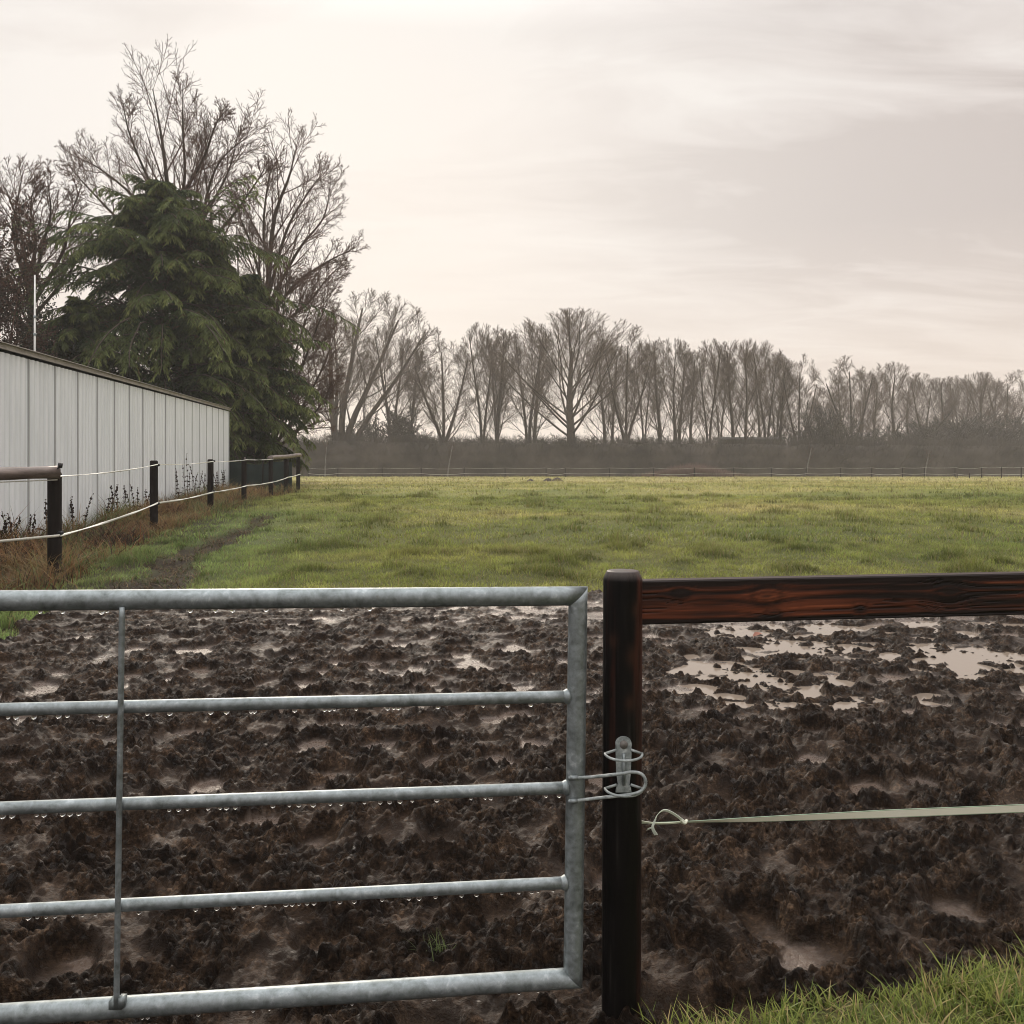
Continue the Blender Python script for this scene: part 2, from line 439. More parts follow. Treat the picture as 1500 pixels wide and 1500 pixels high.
# ------------------------------------------------------------------ grass
def blades(x, y, z, hgt, wid, lean, segs, col, tipcol, az=None, curl=1.0):
    n = len(x)
    az = rng.uniform(0, 2*np.pi, n) if az is None else az
    d = np.stack([np.cos(az), np.sin(az)], 1); side = np.stack([-d[:, 1], d[:, 0]], 1)
    tw = rng.uniform(-.6, .6, n); side = side*np.cos(tw)[:, None]+d*np.sin(tw)[:, None]
    V = []; Cc = []
    for s in range(segs+1):
        t = s/segs
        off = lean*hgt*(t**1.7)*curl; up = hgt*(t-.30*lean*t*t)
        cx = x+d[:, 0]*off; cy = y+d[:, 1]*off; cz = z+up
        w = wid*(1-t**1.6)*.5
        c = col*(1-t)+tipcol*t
        if s == segs:
            V.append(np.stack([cx, cy, cz], 1)[:, None]); Cc.append(c[:, None])
        else:
            V.append(np.stack([np.stack([cx-side[:, 0]*w, cy-side[:, 1]*w, cz], 1), np.stack([cx+side[:, 0]*w, cy+side[:, 1]*w, cz], 1)], 1))
            Cc.append(np.stack([c, c], 1))
    V = np.concatenate(V, 1); Cc = np.concatenate(Cc, 1)
    m = 2*segs+1; b = np.arange(n)[:, None]*m
    Q = [np.concatenate([b+2*s, b+2*s+1, b+2*s+3, b+2*s+2], 1) for s in range(segs-1)]
    T = np.concatenate([b+2*segs-2, b+2*segs-1, b+2*segs], 1)
    return V.reshape(-1, 3), ([np.concatenate(Q)] if Q else [])+[T], Cc.reshape(-1, 3)

def scatter(n, y0, y1, marg):
    """random points over the wedge of field the photograph can see, with a margin"""
    t = rng.random(n); y = np.sqrt(y0*y0+t*(y1*y1-y0*y0)); x = rng.uniform(-1, 1, n)*(.56*y+marg)
    return x, y
gm = MB(); rng = np.random.default_rng(11)
for (n, y0, y1, mg, h0, w0, segs) in ((250000, 7.2, 15, 1.2, .075, .008, 2), (200000, 15, 30, 2, .085, .014, 2), (120000, 30, 62, 4, .10, .024, 1), (60000, 62, 126, 6, .12, .05, 1)):
    x, y = scatter(n, y0, y1, mg)
    m = np.maximum(mudmask(x, y), pathmask(x, y))
    fl = np.interp(y, [0, 11.2, 17.4, 22.6, 30, 35, 60, 130], [-5.0, -5.3, -6.5, -7.1, -7.5, -7.8, -14, -60])
    thin = fbm(x*1.3, y*1.3, 3, 120)
    ok = (m < .45+.25*rng.random(n)) & (x > fl-.4+.5*thin) & (rng.random(n) < .70+.7*thin)
    x, y = x[ok], y[ok]; n = len(x)
    tus = np.clip(fbm(x*.9, y*.9, 3, 51), 0, 1); pt = np.clip(fbm(x*.35, y*.35, 2, 121), -.5, 1)
    cl2 = fbm(x*2.2, y*1.6, 3, 123)
    hg = h0*(.5+.6*rng.random(n)+4.6*np.clip(tus-.10, 0, 1)**1.15+.5*pt+.7*np.clip(cl2, -.4, 1))
    c = turfcol(x, y)*(.7+.65*rng.random((n, 1)))*(1+.75*cl2[:, None])*np.where((tus > .20)[:, None], .70, 1.10)
    dry = (rng.random(n) < .10+.10*sstep(20, 60, y))[:, None]
    c = np.where(dry, np.array([.24, .19, .095])*(.7+.5*rng.random((n, 1))), c)
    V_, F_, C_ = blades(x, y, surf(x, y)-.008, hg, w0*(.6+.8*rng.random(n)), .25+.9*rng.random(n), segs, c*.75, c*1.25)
    gm.add(V_, F_, C_)
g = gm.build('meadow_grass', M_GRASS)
tag(g, 'short tussocky green and straw coloured grass of the paddock', 'grass', kind='stuff')

# verge at the foot of the fence, blades one can tell apart
def verge(n, seed):
    x = rng.uniform(.30, 2.6, n); y = rng.uniform(1.5, 3.4, n)
    m = mudmask(x, y); cl = fbm(x*4, y*4, 3, 130)
    ok = (m < .5) & (rng.random(n) < .75+.9*cl)
    x, y = x[ok], y[ok]; n = len(x)
    cl = fbm(x*4, y*4, 3, 130)
    hg = (.028+.062*rng.random(n)**1.3)*(1+.8*np.clip(cl, -.5, 1))
    w = .0038+.0040*rng.random(n)
    f = rng.random((n, 1))
    c = np.array([.085, .125, .028])*(1-f)+np.array([.26, .29, .075])*f
    dry = (rng.random(n) < .14+.3*np.clip(fbm(x*2.5, y*2.5, 2, 131), 0, 1))[:, None]
    c = np.where(dry, np.array([.34, .27, .13])*(.5+.7*rng.random((n, 1))), c)
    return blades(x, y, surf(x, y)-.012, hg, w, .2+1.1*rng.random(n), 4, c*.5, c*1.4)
vm = MB(); V_, F_, C_ = verge(60000, 0); vm.add(V_, F_, C_)
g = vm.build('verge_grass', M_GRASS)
tag(g, 'coarse bright green grass growing at the foot of the dark wooden post', 'grass', kind='stuff')

# rusty dead growth between the pole fence and the shed
def weeds(n, rust):
    y = 8.2+rng.random(n)**1.25*26; w0 = WALL(y)
    fl = np.interp(y, [8, 11.2, 17.4, 22.6, 30, 36], [-4.9, -5.3, -6.5, -7.1, -7.5, -7.9])
    x = w0+.08+rng.random(n)*(fl+.1-w0)+.15*rng.normal(size=n)
    cl = fbm(x*1.2, y*.9, 3, 140)
    ok = (x > w0+.05) & (rng.random(n) < .65+1.1*cl) & (pathmask(x, y) < .3)
    x, y = x[ok], y[ok]; n = len(x); cl = fbm(x*1.2, y*.9, 3, 140); hue = fbm(x*.7, y*.5, 2, 141)
    hg = (.10+.30*rng.random(n))*(1+1.3*np.clip(cl, -.7, 1))*np.interp(y, [9, 14, 30], [1.1, 1.0, .95])*(1+.7*np.exp(-((x-WALL(y))/.5)**2))
    f = np.clip(.5+1.2*hue+.25*rng.normal(size=n), 0, 1)[:, None]
    c = (np.array([.17, .075, .032])*(1-f)+np.array([.26, .18, .085])*f)*(1+.8*cl[:, None])
    dk = (rng.random(n) < np.clip(.3-.9*hue, .05, .8))[:, None]; c = np.where(dk, np.array([.05, .03, .022]), c)
    gn = (rng.random(n) < np.clip(.12+1.3*fbm(x*.7+9, y*.6, 3, 142)+.14*(y > 20), 0, .85))[:, None]
    c = np.where(gn, np.array([.13, .17, .06])*(.6+.8*rng.random((n, 1))), c)
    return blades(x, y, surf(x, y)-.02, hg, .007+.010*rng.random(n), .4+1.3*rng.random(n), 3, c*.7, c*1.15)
wm = MB(); V_, F_, C_ = weeds(42000, 0); wm.add(V_, F_, C_)
y = rng.uniform(9.4, 22, 16000); x = np.interp(y, [9.5, 11, 13.4, 15.9, 18.3, 22, 26], [-3.9, -4.05, -4.45, -4.75, -4.95, -5.6, -6.4])+rng.normal(0, .42, len(y))
k = (pathmask(x, y) > .12) & (fbm(x*3, y*2, 3, 143)+rng.normal(0, .25, len(y)) > -.05); x, y = x[k], y[k]; n = len(x); f = rng.random((n, 1))
cP = np.where(rng.random((n, 1)) < .35, np.array([.075, .095, .035]), np.array([.03, .02, .014])*(1-f)+np.array([.20, .135, .07])*f)
wm.add(*blades(x, y, surf(x, y)-.008, .03+.09*rng.random(n), .007+.008*rng.random(n), .8+1.3*rng.random(n), 2, cP*.7, cP*1.2))
g = wm.build('dead_weeds', M_DRY)
tag(g, 'rust brown dead grass and weeds along the foot of the white shed', 'weeds', kind='stuff')

# ------------------------------------------------------------------ gate
YAW = math.atan(.14); ca, sa = math.cos(YAW), math.sin(YAW); SAG = .0135
GD = 2.5; G0 = np.array([(843-750)/F*GD, GD, 0.])
def gp(u_, v_, w_=0.):
    """gate plane: u along the gate to the free end, v up, w towards the camera; the free end hangs a little low"""
    v_ = np.asarray(v_, float); u_ = np.asarray(u_, float)
    uu = u_+SAG*(v_-.63); vv = v_-SAG*u_
    return np.stack([uu*ca+w_*sa+0*vv, uu*sa-w_*ca+0*vv, vv], -1)
gate = thing('field_gate', 'galvanised tubular steel field gate with five rails and hanging rain drops', 'gate', tuple(G0))
VT = [1.1325, .870, .632, .384, .134]
UL = -2.75
RT, RM = .025, .0155
def bar(u0, v0, u1, v1, r, n=60, w=0., sides=20):
    uu = np.linspace(u0, u1, n); vv = np.linspace(v0, v1, n)
    return MB().tube(gp(uu, vv, w), r, sides)
# top rail, stile and bottom rail are mitred: shear the end ring to 45 degrees
def mitre_bar(kind):
    n, s = 70, 24; a = np.arange(s)*2*np.pi/s
    if kind == 'stile':
        ts = np.linspace(VT[4], VT[0], n); V = []
        for t_ in ts:
            du = RT*np.cos(a); dw = RT*np.sin(a); v = np.full(s, t_)
            if t_ == ts[0]: v = t_-du
            if t_ == ts[-1]: v = t_+du
            V.append(gp(du, v, 0)+np.outer(dw, [sa, -ca, 0]))
    else:
        top = kind == 'top'; vc = VT[0] if top else VT[4]; ts = np.linspace(UL, 0, n); V = []
        for t_ in ts:
            dv = RT*np.cos(a); dw = RT*np.sin(a); uu = np.full(s, t_)
            if t_ == ts[-1]: uu = dv if top else -dv
            V.append(gp(uu, vc+dv, 0)+np.outer(dw, [sa, -ca, 0]))
    V = np.concatenate(V); i = np.arange(n-1)[:, None]*s; j = np.arange(s)[None]; j2 = (j+1) % s
    Q = np.stack([i+j, i+j2, i+s+j2, i+s+j], -1).reshape(-1, 4)
    return V, [Q, np.arange(s)[None, ::-1], (n-1)*s+np.arange(s)[None]]
for nm, kd in (('top_rail', 'top'), ('bottom_rail', 'bottom'), ('stile', 'stile')):
    V_, F_ = mitre_bar(kd); mk(nm, V_, F_, M_GALV, gate)
for v in VT[1:4]:
    b = bar(UL, v, -RT*.8, v, RM)
    o = b.build('rail', M_GALV, gate)
    uu = np.linspace(-RT-.012, -RT+.006, 6); w = MB().tube(gp(uu, np.full(6, v)), np.array([RM*1.0, RM*1.05, RM*1.2, RM*1.3, RM*1.3, RM*1.25]), 16)
    w.build('weld', M_GALV, o)
b = bar(-1.134, VT[4]+.012, -1.134, VT[0]-RT*.6, .0072, 40, .0215, 12); b.build('upright_rod', M_GALV, gate)
b = MB(); b.box(gp(-1.134, VT[4]+.018, .012), (.016, .014, .010)); b.box(gp(-1.120, VT[4]+.026, .02), (.007, .010, .012)); b.build('rod_bracket', M_GALV, gate)
b = bar(UL, VT[4]-.0, UL, VT[0], RT, 30); b.build('hinge_stile', M_GALV, gate)
def gl(px, py, d): return at(px, py, d)-G0
lp = spline([gl(836, 1140, 2.462), gl(868, 1138, 2.452), gl(905, 1134, 2.430), gl(928, 1131, 2.424), gl(941, 1135, 2.424), gl(946, 1146, 2.424),
             gl(941, 1157, 2.424), gl(928, 1163, 2.424), gl(905, 1166, 2.430), gl(868, 1170, 2.452), gl(836, 1174, 2.462)], 90)
b = MB().tube(lp, .0042, 10); b.build('latch_loop', M_ZINC, gate)
for py in (1137, 1171):
    b = MB(); b.tube([gl(835, py+3, 2.4585), gl(846, py+2.2, 2.4585)], .0062, 10); b.tube([gl(835, py+3, 2.4585), gl(835, py+3, 2.49)], .006, 10)
    b.build('loop_eye', M_GALV, gate)

# rain drops under the rails
def drop_mesh():
    s, n = 10, 6; V = []; r_ = .0050
    for i in range(n+1):
        t = i/n*math.pi; rr = math.sin(t)*r_*(1-.12*math.cos(t)); z = math.cos(t)*r_*.95
        V += [[rr*math.cos(a), rr*math.sin(a), z] for a in np.arange(s)*2*math.pi/s]
    i = np.arange(n)[:, None]*s; j = np.arange(s)[None]; j2 = (j+1) % s
    return np.array(V), np.stack([i+s+j, i+s+j2, i+j2, i+j], -1).reshape(-1, 4)
DV, DF = drop_mesh(); drop0 = None
row_words = ['thick top rail', 'second rail from the top', 'middle rail', 'fourth rail from the top', 'thick bottom rail']
drops_px = [[55, 88, 145, 153, 275, 312, 337, 386, 452, 497, 538], 
            [10, 22, 48, 84, 97, 145, 155, 214, 247, 307, 330, 366, 371, 430, 474, 481, 488, 520, 566, 575, 582, 640, 706, 742, 776],
            [4, 18, 54, 65, 92, 103, 116, 248, 262, 275, 305, 323, 332, 345, 400, 424, 438, 459, 484, 500, 534, 557, 571, 586, 604, 640, 690, 711, 719, 764, 800, 819],
            [44, 57, 70, 83, 109, 123, 142, 206, 289, 320, 345, 373, 391, 421, 430, 440, 452, 462, 500, 521, 562, 601, 616, 640, 678, 700, 737, 762, 781, 790, 812],
            [213, 221, 295, 375, 399, 520, 640, 764, 792]]
for ri, (px, v) in enumerate(zip(drops_px, VT)):
    for p in px:
        r_ = RT if ri in (0, 4) else RM
        # where this column of the photograph meets the gate plane
        q = (p-750)/F; d = (G0[1]-.14*G0[0])/(1-.14*q); uu = -math.hypot(q*d-G0[0], d-G0[1])
        c = gp(uu, v-r_-.0030)+G0
        if drop0 is None: o = drop0 = mk('rain_drop', DV, DF, M_DROP)
        else: o = drop0.copy(); COL.objects.link(o)
        s = rng.uniform(.9, 1.5); o.scale = (s, s, s*rng.uniform(.85, 1.15)); o.location = c
        tag(o, 'clear rain drop hanging under the '+row_words[ri]+' of the steel gate', 'rain drop', 'rain drops under the '+row_words[ri])

# ------------------------------------------------------------------ dark post, board, catch and tape on the right
PD = 2.52; PX = (910-750)/F*PD; PR = .0515
fence = thing('board_fence', 'dark tarred round post with one reddish stained board running off to the side', 'fence', (PX, PD, 0))
s, n = 72, 320
zt = EYE-(836-HY)/F*PD
zz = np.concatenate([np.linspace(-.25, zt-.022, n-6), [zt-.015, zt-.006, zt-.0015, zt, zt, zt]])
rr = np.concatenate([np.full(n-6, PR), [PR*.95, PR*.87, PR*.83, PR*.81, PR*.4, .0005]])
a = np.arange(s)*2*np.pi/s
A, ZZ = np.meshgrid(a, zz); RR = np.repeat(rr[:, None], s, 1)
sx = np.cos(A); sy = np.sin(A)
gr1 = fbm(A*5+3*perlin(A*1.5, ZZ*1.2, 201), ZZ*1.4, 4, 200); gr2 = fbm(A*18, ZZ*5, 3, 202); pat = fbm(A*1.6, ZZ*2.2, 3, 203)
crk = sstep(.82, .97, 1-np.abs(fbm(A*7, ZZ*1.1, 3, 218))*2.4)*(fbm(A*2, ZZ*2, 2, 219) > .05)*(ZZ < zt-.02)
RR = RR*(1+.010*gr1+.006*gr2*(ZZ < zt-.02)-.03*crk)
kn = np.zeros_like(A)
for (ka, kz, kr) in ((-1.15, .98, .016), (-.75, .72, .02), (-1.9, .70, .014), (-1.3, .86, .012), (-.95, 1.10, .012), (-2.2, 1.02, .012)):
    da = (A-ka+np.pi) % (2*np.pi)-np.pi
    kn = np.maximum(kn, np.exp(-((da*PR/kr)**2+((ZZ-kz)/(kr*1.6))**2)))
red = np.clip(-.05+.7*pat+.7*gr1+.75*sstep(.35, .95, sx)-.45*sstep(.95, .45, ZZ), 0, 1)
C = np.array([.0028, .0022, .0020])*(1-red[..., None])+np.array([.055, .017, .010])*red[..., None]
C = C*(1-.6*kn[..., None])+np.array([.045, .020, .012])*kn[..., None]*.6
grey = np.clip(fbm(A*9, ZZ*3, 3, 220)*1.3-.25, 0, .5)[..., None]; C = C*(1-grey)+np.array([.035, .031, .028])*grey; C = C*(1-.8*crk[..., None])
top = sstep(zt-.022, zt-.004, ZZ)[..., None]*(.7+.3*gr2[..., None]); C = C*(1-top)+np.array([.085, .072, .068])*top
i = np.arange(n-1)[:, None]*s; j = np.arange(s)[None]; j2 = (j+1) % s
lean = .0035*(ZZ)
mk('post', np.stack([RR*sx+lean, RR*sy, ZZ], -1), np.stack([i+j, i+j2, i+s+j2, i+s+j], -1).reshape(-1, 4), M_WOOD, fence, col=C.reshape(-1, 3))

# board: local x along it; colours with grain running round the knots
def board():
    ln = 3.4; nu, nv = 520, 34; hh = .0578; th = .020
    U_ = np.linspace(.035, ln, nu); V_ = np.linspace(-hh, hh, nv)
    A, B = np.meshgrid(U_, V_, indexing='ij')
    g = B*1.0+.012*fbm(A*1.2, B*6, 3, 210); kn = np.zeros_like(A); ring = np.zeros_like(A)
    for (ku, kv, kr) in ((.155, .022, .013), (.395, .012, .022), (.41, -.036, .012), (.92, .012, .020), (1.30, -.02, .016), (1.75, .02, .02), (.66, -.03, .008)):
        du = (A-ku)/(kr*1.5); dv = (B-kv)/kr; r2 = du*du+dv*dv
        g = g+(B-kv)*1.3*np.exp(-r2*.30)*-1*0.6+np.sign(B-kv)*kr*.55*np.exp(-r2*.5)*-1*.4
        kn = np.maximum(kn, np.exp(-r2*1.1)); ring = np.maximum(ring, np.exp(-((np.sqrt(r2)-1.2)/.35)**2))
    gr = fbm(g*95+5, A*1.1, 4, 211, .6); fine = fbm(g*300, A*4, 2, 212); pat = fbm(A*1.6, B*7, 3, 213)
    f = np.clip(.30+.95*gr+.9*pat-1.1*sstep(.62, 1.0, np.abs(B)/hh)-.35*kn, 0, 1)
    C = np.array([.010, .0055, .0045])*(1-f[..., None])+np.array([.15, .038, .014])*f[..., None]
    crk = sstep(.80, .97, 1-np.abs(fbm(A*.9+3, g*70, 3, 216))*2.2)*(fbm(A*1.1, B*9, 2, 217) > .0)
    hi = np.clip(1.8*gr+.6*pat-.55, 0, 1)[..., None]; C = C*(1-hi)+np.array([.27, .085, .034])*hi
    C = C*(1+.35*fine[..., None]); C = C*(1-.55*ring[..., None]*(1-kn[..., None]))
    C = C*(1-.85*crk[..., None]); dep = -th-.0008*gr-.0012*kn+.0016*crk
    edge = sstep(.93, 1.0, np.abs(B)/hh)*.004
    V = np.stack([A, dep+edge, B], -1).reshape(-1, 3)
    i = (np.arange(nu-1)[:, None]*nv+np.arange(nv-1)[None]).ravel()
    Q = np.stack([i, i+nv, i+nv+1, i+1], 1)
    mb = MB(); mb.add(V, Q, C.reshape(-1, 3))
    # the remaining faces, starting from the front face's rim
    q = np.array([[.035,-th+.004,-hh],[ln,-th+.004,-hh],[ln,th,-hh],[.035,th,-hh],[.035,-th+.004,hh],[ln,-th+.004,hh],[ln,th,hh],[.035,th,hh]])
    mb.add(q, np.array([[0,3,2,1],[4,5,6,7],[1,2,6,5],[0,4,7,3],[3,7,6,2]]), np.array([.022, .010, .007]))
    return mb
bo = board().build('board', M_BOARD, fence, smooth=False)
bo.location = (0, 0, 1.113); bo.rotation_euler = (0, 0, YAW)
b = MB(); q = np.array([3.36*ca, 3.36*sa, 0]); zz = np.array([-.25, .3, .8, zt-.02, zt-.001, zt]); b.tube(np.stack([q[0]+0*zz, q[1]+0*zz, zz], 1), [PR, PR, PR, PR, PR*.83, .001], 32, col=np.array([.008, .006, .005])); b.build('post', M_WOOD, fence)
# catch screwed to the post
def pl(px, py, d): return at(px, py, d)-np.array([PX, PD, 0])
b = MB(); dF = PD-PR
q = []
zc0, zc1 = pl(910, 1160, dF)[2], pl(910, 1090, dF)[2]; hw = .0205
outl = [(-hw, zc0), (hw, zc0), (hw*.9, zc0+.012), (hw*.72, zc0+.02), (hw*.9, zc0+.05), (hw, zc1-.016)]
outl += [(hw*1.02*math.cos(t), zc1+hw*1.02*math.sin(t)) for t in np.linspace(-.3, math.pi+.3, 16)]
outl += [(-hw, zc1-.016), (-hw*.9, zc0+.05), (-hw*.72, zc0+.02), (-hw*.9, zc0+.012)]
outl = np.array(outl); no = len(outl); yF, yB = -PR-.004, -PR+.012
V = np.concatenate([np.stack([outl[:, 0], np.full(no, yF), outl[:, 1]], 1), np.stack([outl[:, 0], np.full(no, yB), outl[:, 1]], 1)])
jj = np.arange(no); Q = np.stack([jj, (jj+1) % no, (jj+1) % no+no, jj+no], 1)
b.add(V, [Q, jj[None, :]])
catch = b.build('gate_catch', M_ZINC, fence, smooth=False)
def ring_at(py, w, dep):
    c = pl(910, py, dF); pts = []
    for t in np.linspace(-.15, math.pi+.15, 40):
        pts.append([w*math.cos(t), yF-dep*max(0, math.sin(t))-.001+.006*(1-abs(math.sin(t))), c[2]-.30*dep*math.sin(t)*.25])
    m = MB(); m.tube(pts, .0034, 10)
    m.tube([[w*.985, yF+.004, c[2]], [hw*.9, yF-.002, c[2]+.012]], .0034, 10); m.tube([[-w*.985, yF+.004, c[2]], [-hw*.9, yF-.002, c[2]+.012]], .0034, 10)
    return m
for py in (1104, 1155): ring_at(py, .048, .042).build('catch_ring', M_ZINC, catch)
b = MB(); c = pl(910, 1092, dF); b.tube([[0, yF+.002, zc1+.001], [0, yF-.0045, zc1]], .0105, 14)
b.build('coach_bolt', m_noise('dull_bolt', [(.3, (.10,.09,.08)), (.7, (.2,.19,.18))], 60, .5, .2, .001), catch)
b = MB(); b.tube([[0, yF-.003, zc1-.022], [0, yF-.004, zc0+.02]], .0045, 8); b.build('catch_spring_pin', M_GALV, catch)

# electric tape tied to the post
def ribbon(P, up, w, th=.0008):
    P = np.asarray(P); up = np.asarray(up)*np.asarray(w)[:, None]*.5
    T = np.gradient(P, axis=0); nrm = np.cross(T, up); nrm /= np.linalg.norm(nrm, axis=1, keepdims=True)+1e-9
    V = np.stack([P-up-nrm*th, P+up-nrm*th, P+up+nrm*th, P-up+nrm*th], 1); n = len(P)
    i = np.arange(n-1)[:, None]*4; j = np.arange(4)[None]; j2 = (j+1) % 4
    return V.reshape(-1, 3), [np.stack([i+j, i+j2, i+4+j2, i+4+j], -1).reshape(-1, 4)]
def fl_d(px): q = (px-750)/F; return (G0[1]-.14*G0[0])/(1-.14*q)-.0
def tp(px, py, dd=0.): return at(px, py, fl_d(px)+dd)
def m_stripe():
    m, nt, b_ = mat('striped_fence_tape')
    L(nt, attr(nt, 'Col').outputs['Color'], b_.inputs['Base Color']); b_.inputs['Roughness'].default_value = .5
    bump(nt, b_, noise(nt, coords(nt, 'Object', (1, 1, 8)), 300, 3), .4, .001); return m
M_STRIPE = m_stripe()
tape = thing('electric_fence_tape', 'pale green edged electric fence tape tied to the dark post with a loose loop', 'fence tape', tuple(tp(940, 1205)))
T0 = tp(940, 1205)
n = 160; xt = np.linspace(T0[0], PX+3.30*ca, n); dt_ = G0[1]+.14*(xt-G0[0]); px = 750+F*xt/dt_; py = np.interp(px, [938, 1000, 1100, 1300, 1500, 2500], [1206, 1204, 1200.5, 1192, 1184, 1148])
P = np.array([at(a_, b_, d_) for a_, b_, d_ in zip(px, py, dt_)])-T0
tw = np.interp(px, [938, 1010, 1100, 1300, 2500], [1.1, 1.0, .55, .25, .2]); w = np.interp(px, [938, 1000, 1150, 1300], [.013, .015, .021, .025])
upv = np.stack([np.zeros(n), -np.sin(tw), np.cos(tw)], 1)
mb = MB()
for (lo, hi, c) in ((-.5, -.42, (.30,.40,.29)), (-.42, .42, (.84,.83,.75)), (.42, .5, (.30,.40,.29))):
    mid = (lo+hi)/2; Pm = P+upv*(w*mid)[:, None]; mb.add(*ribbon(Pm, upv, w*(hi-lo)), np.array(c))
mb.build('tape_run', M_STRIPE, tape, smooth=False)
kp = spline([tp(1002, 1203, -.01)-T0, tp(985, 1191, -.018)-T0, tp(972, 1187, -.022)-T0, tp(962, 1195, -.022)-T0, tp(957, 1210, -.02)-T0, tp(948, 1215, -.012)-T0], 40)
mb = MB(); up = np.tile([.35, -.5, .75], (40, 1)); mb.add(*ribbon(kp, up, np.full(40, .008)), np.array([.62,.68,.58]))
kp2 = spline([tp(938, 1203, -.012)-T0, tp(960, 1206, -.014)-T0, tp(985, 1205.5, -.012)-T0, tp(1006, 1203, -.008)-T0], 30)
mb.add(*ribbon(kp2, np.tile([0, -.4, .8], (30, 1)), np.full(30, .006)), np.array([.60,.64,.50]))
kp3 = spline([tp(960, 1200, -.021)-T0, tp(956, 1212, -.021)-T0, tp(961, 1223, -.018)-T0], 16)
mb.add(*ribbon(kp3, np.tile([.8, -.3, .2], (16, 1)), np.linspace(.006, .011, 16)), np.array([.62,.68,.60]))
mb.build('loose_loop', M_STRIPE, tape, smooth=False)
kn = MB(); ax = spline([tp(998, 1201, -.012)-T0, tp(1003, 1206, -.014)-T0, tp(1006, 1202, -.004)-T0, tp(999, 1205, -.002)-T0, tp(998, 1200, -.012)-T0], 30)
kn.tube(ax, .0035, 8, col=np.array([.60,.62,.5])); kn.build('knot', M_STRIPE, tape)

# small things lying in the mud
def zmud(x, y):
    iy = np.argmin(np.abs(rows-y)); ix = np.argmin(np.abs(MX[iy]-x)); return max(zm[iy, ix], wz)
def leaf(px, py, label, col, s):
    d = EYE*F/(py-HY); x = (px-750)/F*d; z = zmud(x, d)+.008
    t = np.linspace(0, 1, 9); wv = np.sin(t*np.pi)**.8*.34*s; mb = MB()
    mid = np.stack([t*s-.5*s, 0*t, .10*s*np.sin(t*3)], 1); l = mid+np.stack([0*t, wv, .22*wv], 1); r = mid+np.stack([0*t, -wv, .3*wv], 1)
    V = np.stack([l, mid, r], 1).reshape(-1, 3); i = np.arange(8)[:, None]*3
    Q = np.concatenate([np.concatenate([i+k, i+k+3, i+k+4, i+k+1], 1) for k in (0, 1)])
    mb.add(V, Q, np.array(col)); mb.tube(np.stack([[-.5*s, 0, 0], [-.8*s, .05*s, .03*s]]), .0012, 5, col=np.array(col)*.6)
    o = mb.build('fallen_leaf', M_DRY); o.location = (x, d, z); o.rotation_euler = (.15, -.2, rng.uniform(0, 6))
    return tag(o, label, 'leaf')
leaf(590, 1180, 'small rust red fallen leaf lying in the mud behind the gate', (.30, .075, .025), .05)
leaf(1110, 930, 'pinkish brown fallen leaf on the mud below the board', (.30, .14, .10), .09)
d = EYE*F/(1405-HY); x0 = (635-750)/F*d; nb = 34
ang = rng.uniform(0, 6.28, nb)
V_, F_, C_ = blades(rng.normal(0, .02, nb), rng.normal(0, .02, nb), np.zeros(nb)-.01, rng.uniform(.03, .09, nb), np.full(nb, .004), rng.uniform(.3, 1.2, nb), 4,
                    np.tile([.06, .09, .03], (nb, 1)), np.tile([.13, .16, .06], (nb, 1)))
o = mk('grass_tuft', V_, F_, M_GRASS, col=C_); o.location = (x0, d, zmud(x0, d)); tag(o, 'small lone grass tuft rooted in the mud behind the gate', 'grass tuft')

# ------------------------------------------------------------------ shed
Y0, Y1, SH = 6.0, 36.0, 2.92
P0 = np.array([WALL(Y0), Y0, 0]); P1 = np.array([WALL(Y1), Y1, 0]); SL = np.linalg.norm(P1-P0)
sdir = (P1-P0)/SL; sn = np.array([sdir[1], -sdir[0], 0])           # sn points out to the paddock
shed = thing('corrugated_shed', 'long low white corrugated metal shed with a grey roof edge', 'shed', tuple(P0))
shed.rotation_euler = (0, 0, math.atan2(sdir[1], sdir[0]))          # local x along the wall, -y out to the paddock
pw = 1.264
def corr(x):
    """trapezoid ribs with a deep lap joint once a sheet"""
    ph = (x % pw)/pw
    r = (ph*6) % 1.0
    y = -.036*(1-np.exp(-((r-.5)/.17)**2))
    return y+.07*np.exp(-((ph-.972)/.014)**4)
x_ = np.unique(np.concatenate([np.arange(0, SL, .0115), [SL]])); n = len(x_)
yv = corr(x_)
zs = np.array([-.1, .9, 1.9, SH-.03]); XX, ZZ = np.meshgrid(x_, zs); wob = .006*fbm(XX*.5, ZZ*.6, 2, 300)
V = np.stack([XX, np.repeat(yv[None], 4, 0)+wob, ZZ], -1).reshape(-1, 3)
i = (np.arange(3)[:, None]*n+np.arange(n-1)[None]).ravel()
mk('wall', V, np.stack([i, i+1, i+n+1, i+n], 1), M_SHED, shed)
b = MB(); b.box((SL-.02, 5.02, 1.4), (.018, 4.98, 1.49)); b.box((.0, 5.02, 1.4), (.018, 4.98, 1.49)); b.box((SL/2, 10.02, 1.4), (SL/2, .02, 1.49)); b.build('end_wall', M_SHED, shed, smooth=False)
b = MB(); b.box((SL+.004, -.012, 1.40), (.030, .030, 1.48)); b.build('corner_trim', M_SHED, shed, smooth=False)
b = MB(); b.box((SL/2, -.060, SH+.044), (SL/2+.09, .018, .036)); b.box((SL/2, -.075, SH+.087), (SL/2+.10, .055, .005)); b.build('fascia', M_FASCIA, shed, smooth=False)
b = MB()
V = np.array([[-.1, -.02, SH+.078], [SL+.1, -.02, SH+.078], [SL+.1, 5.0, SH+.35], [-.1, 5.0, SH+.35], [SL+.1, 10.1, SH+.05], [-.1, 10.1, SH+.05]])
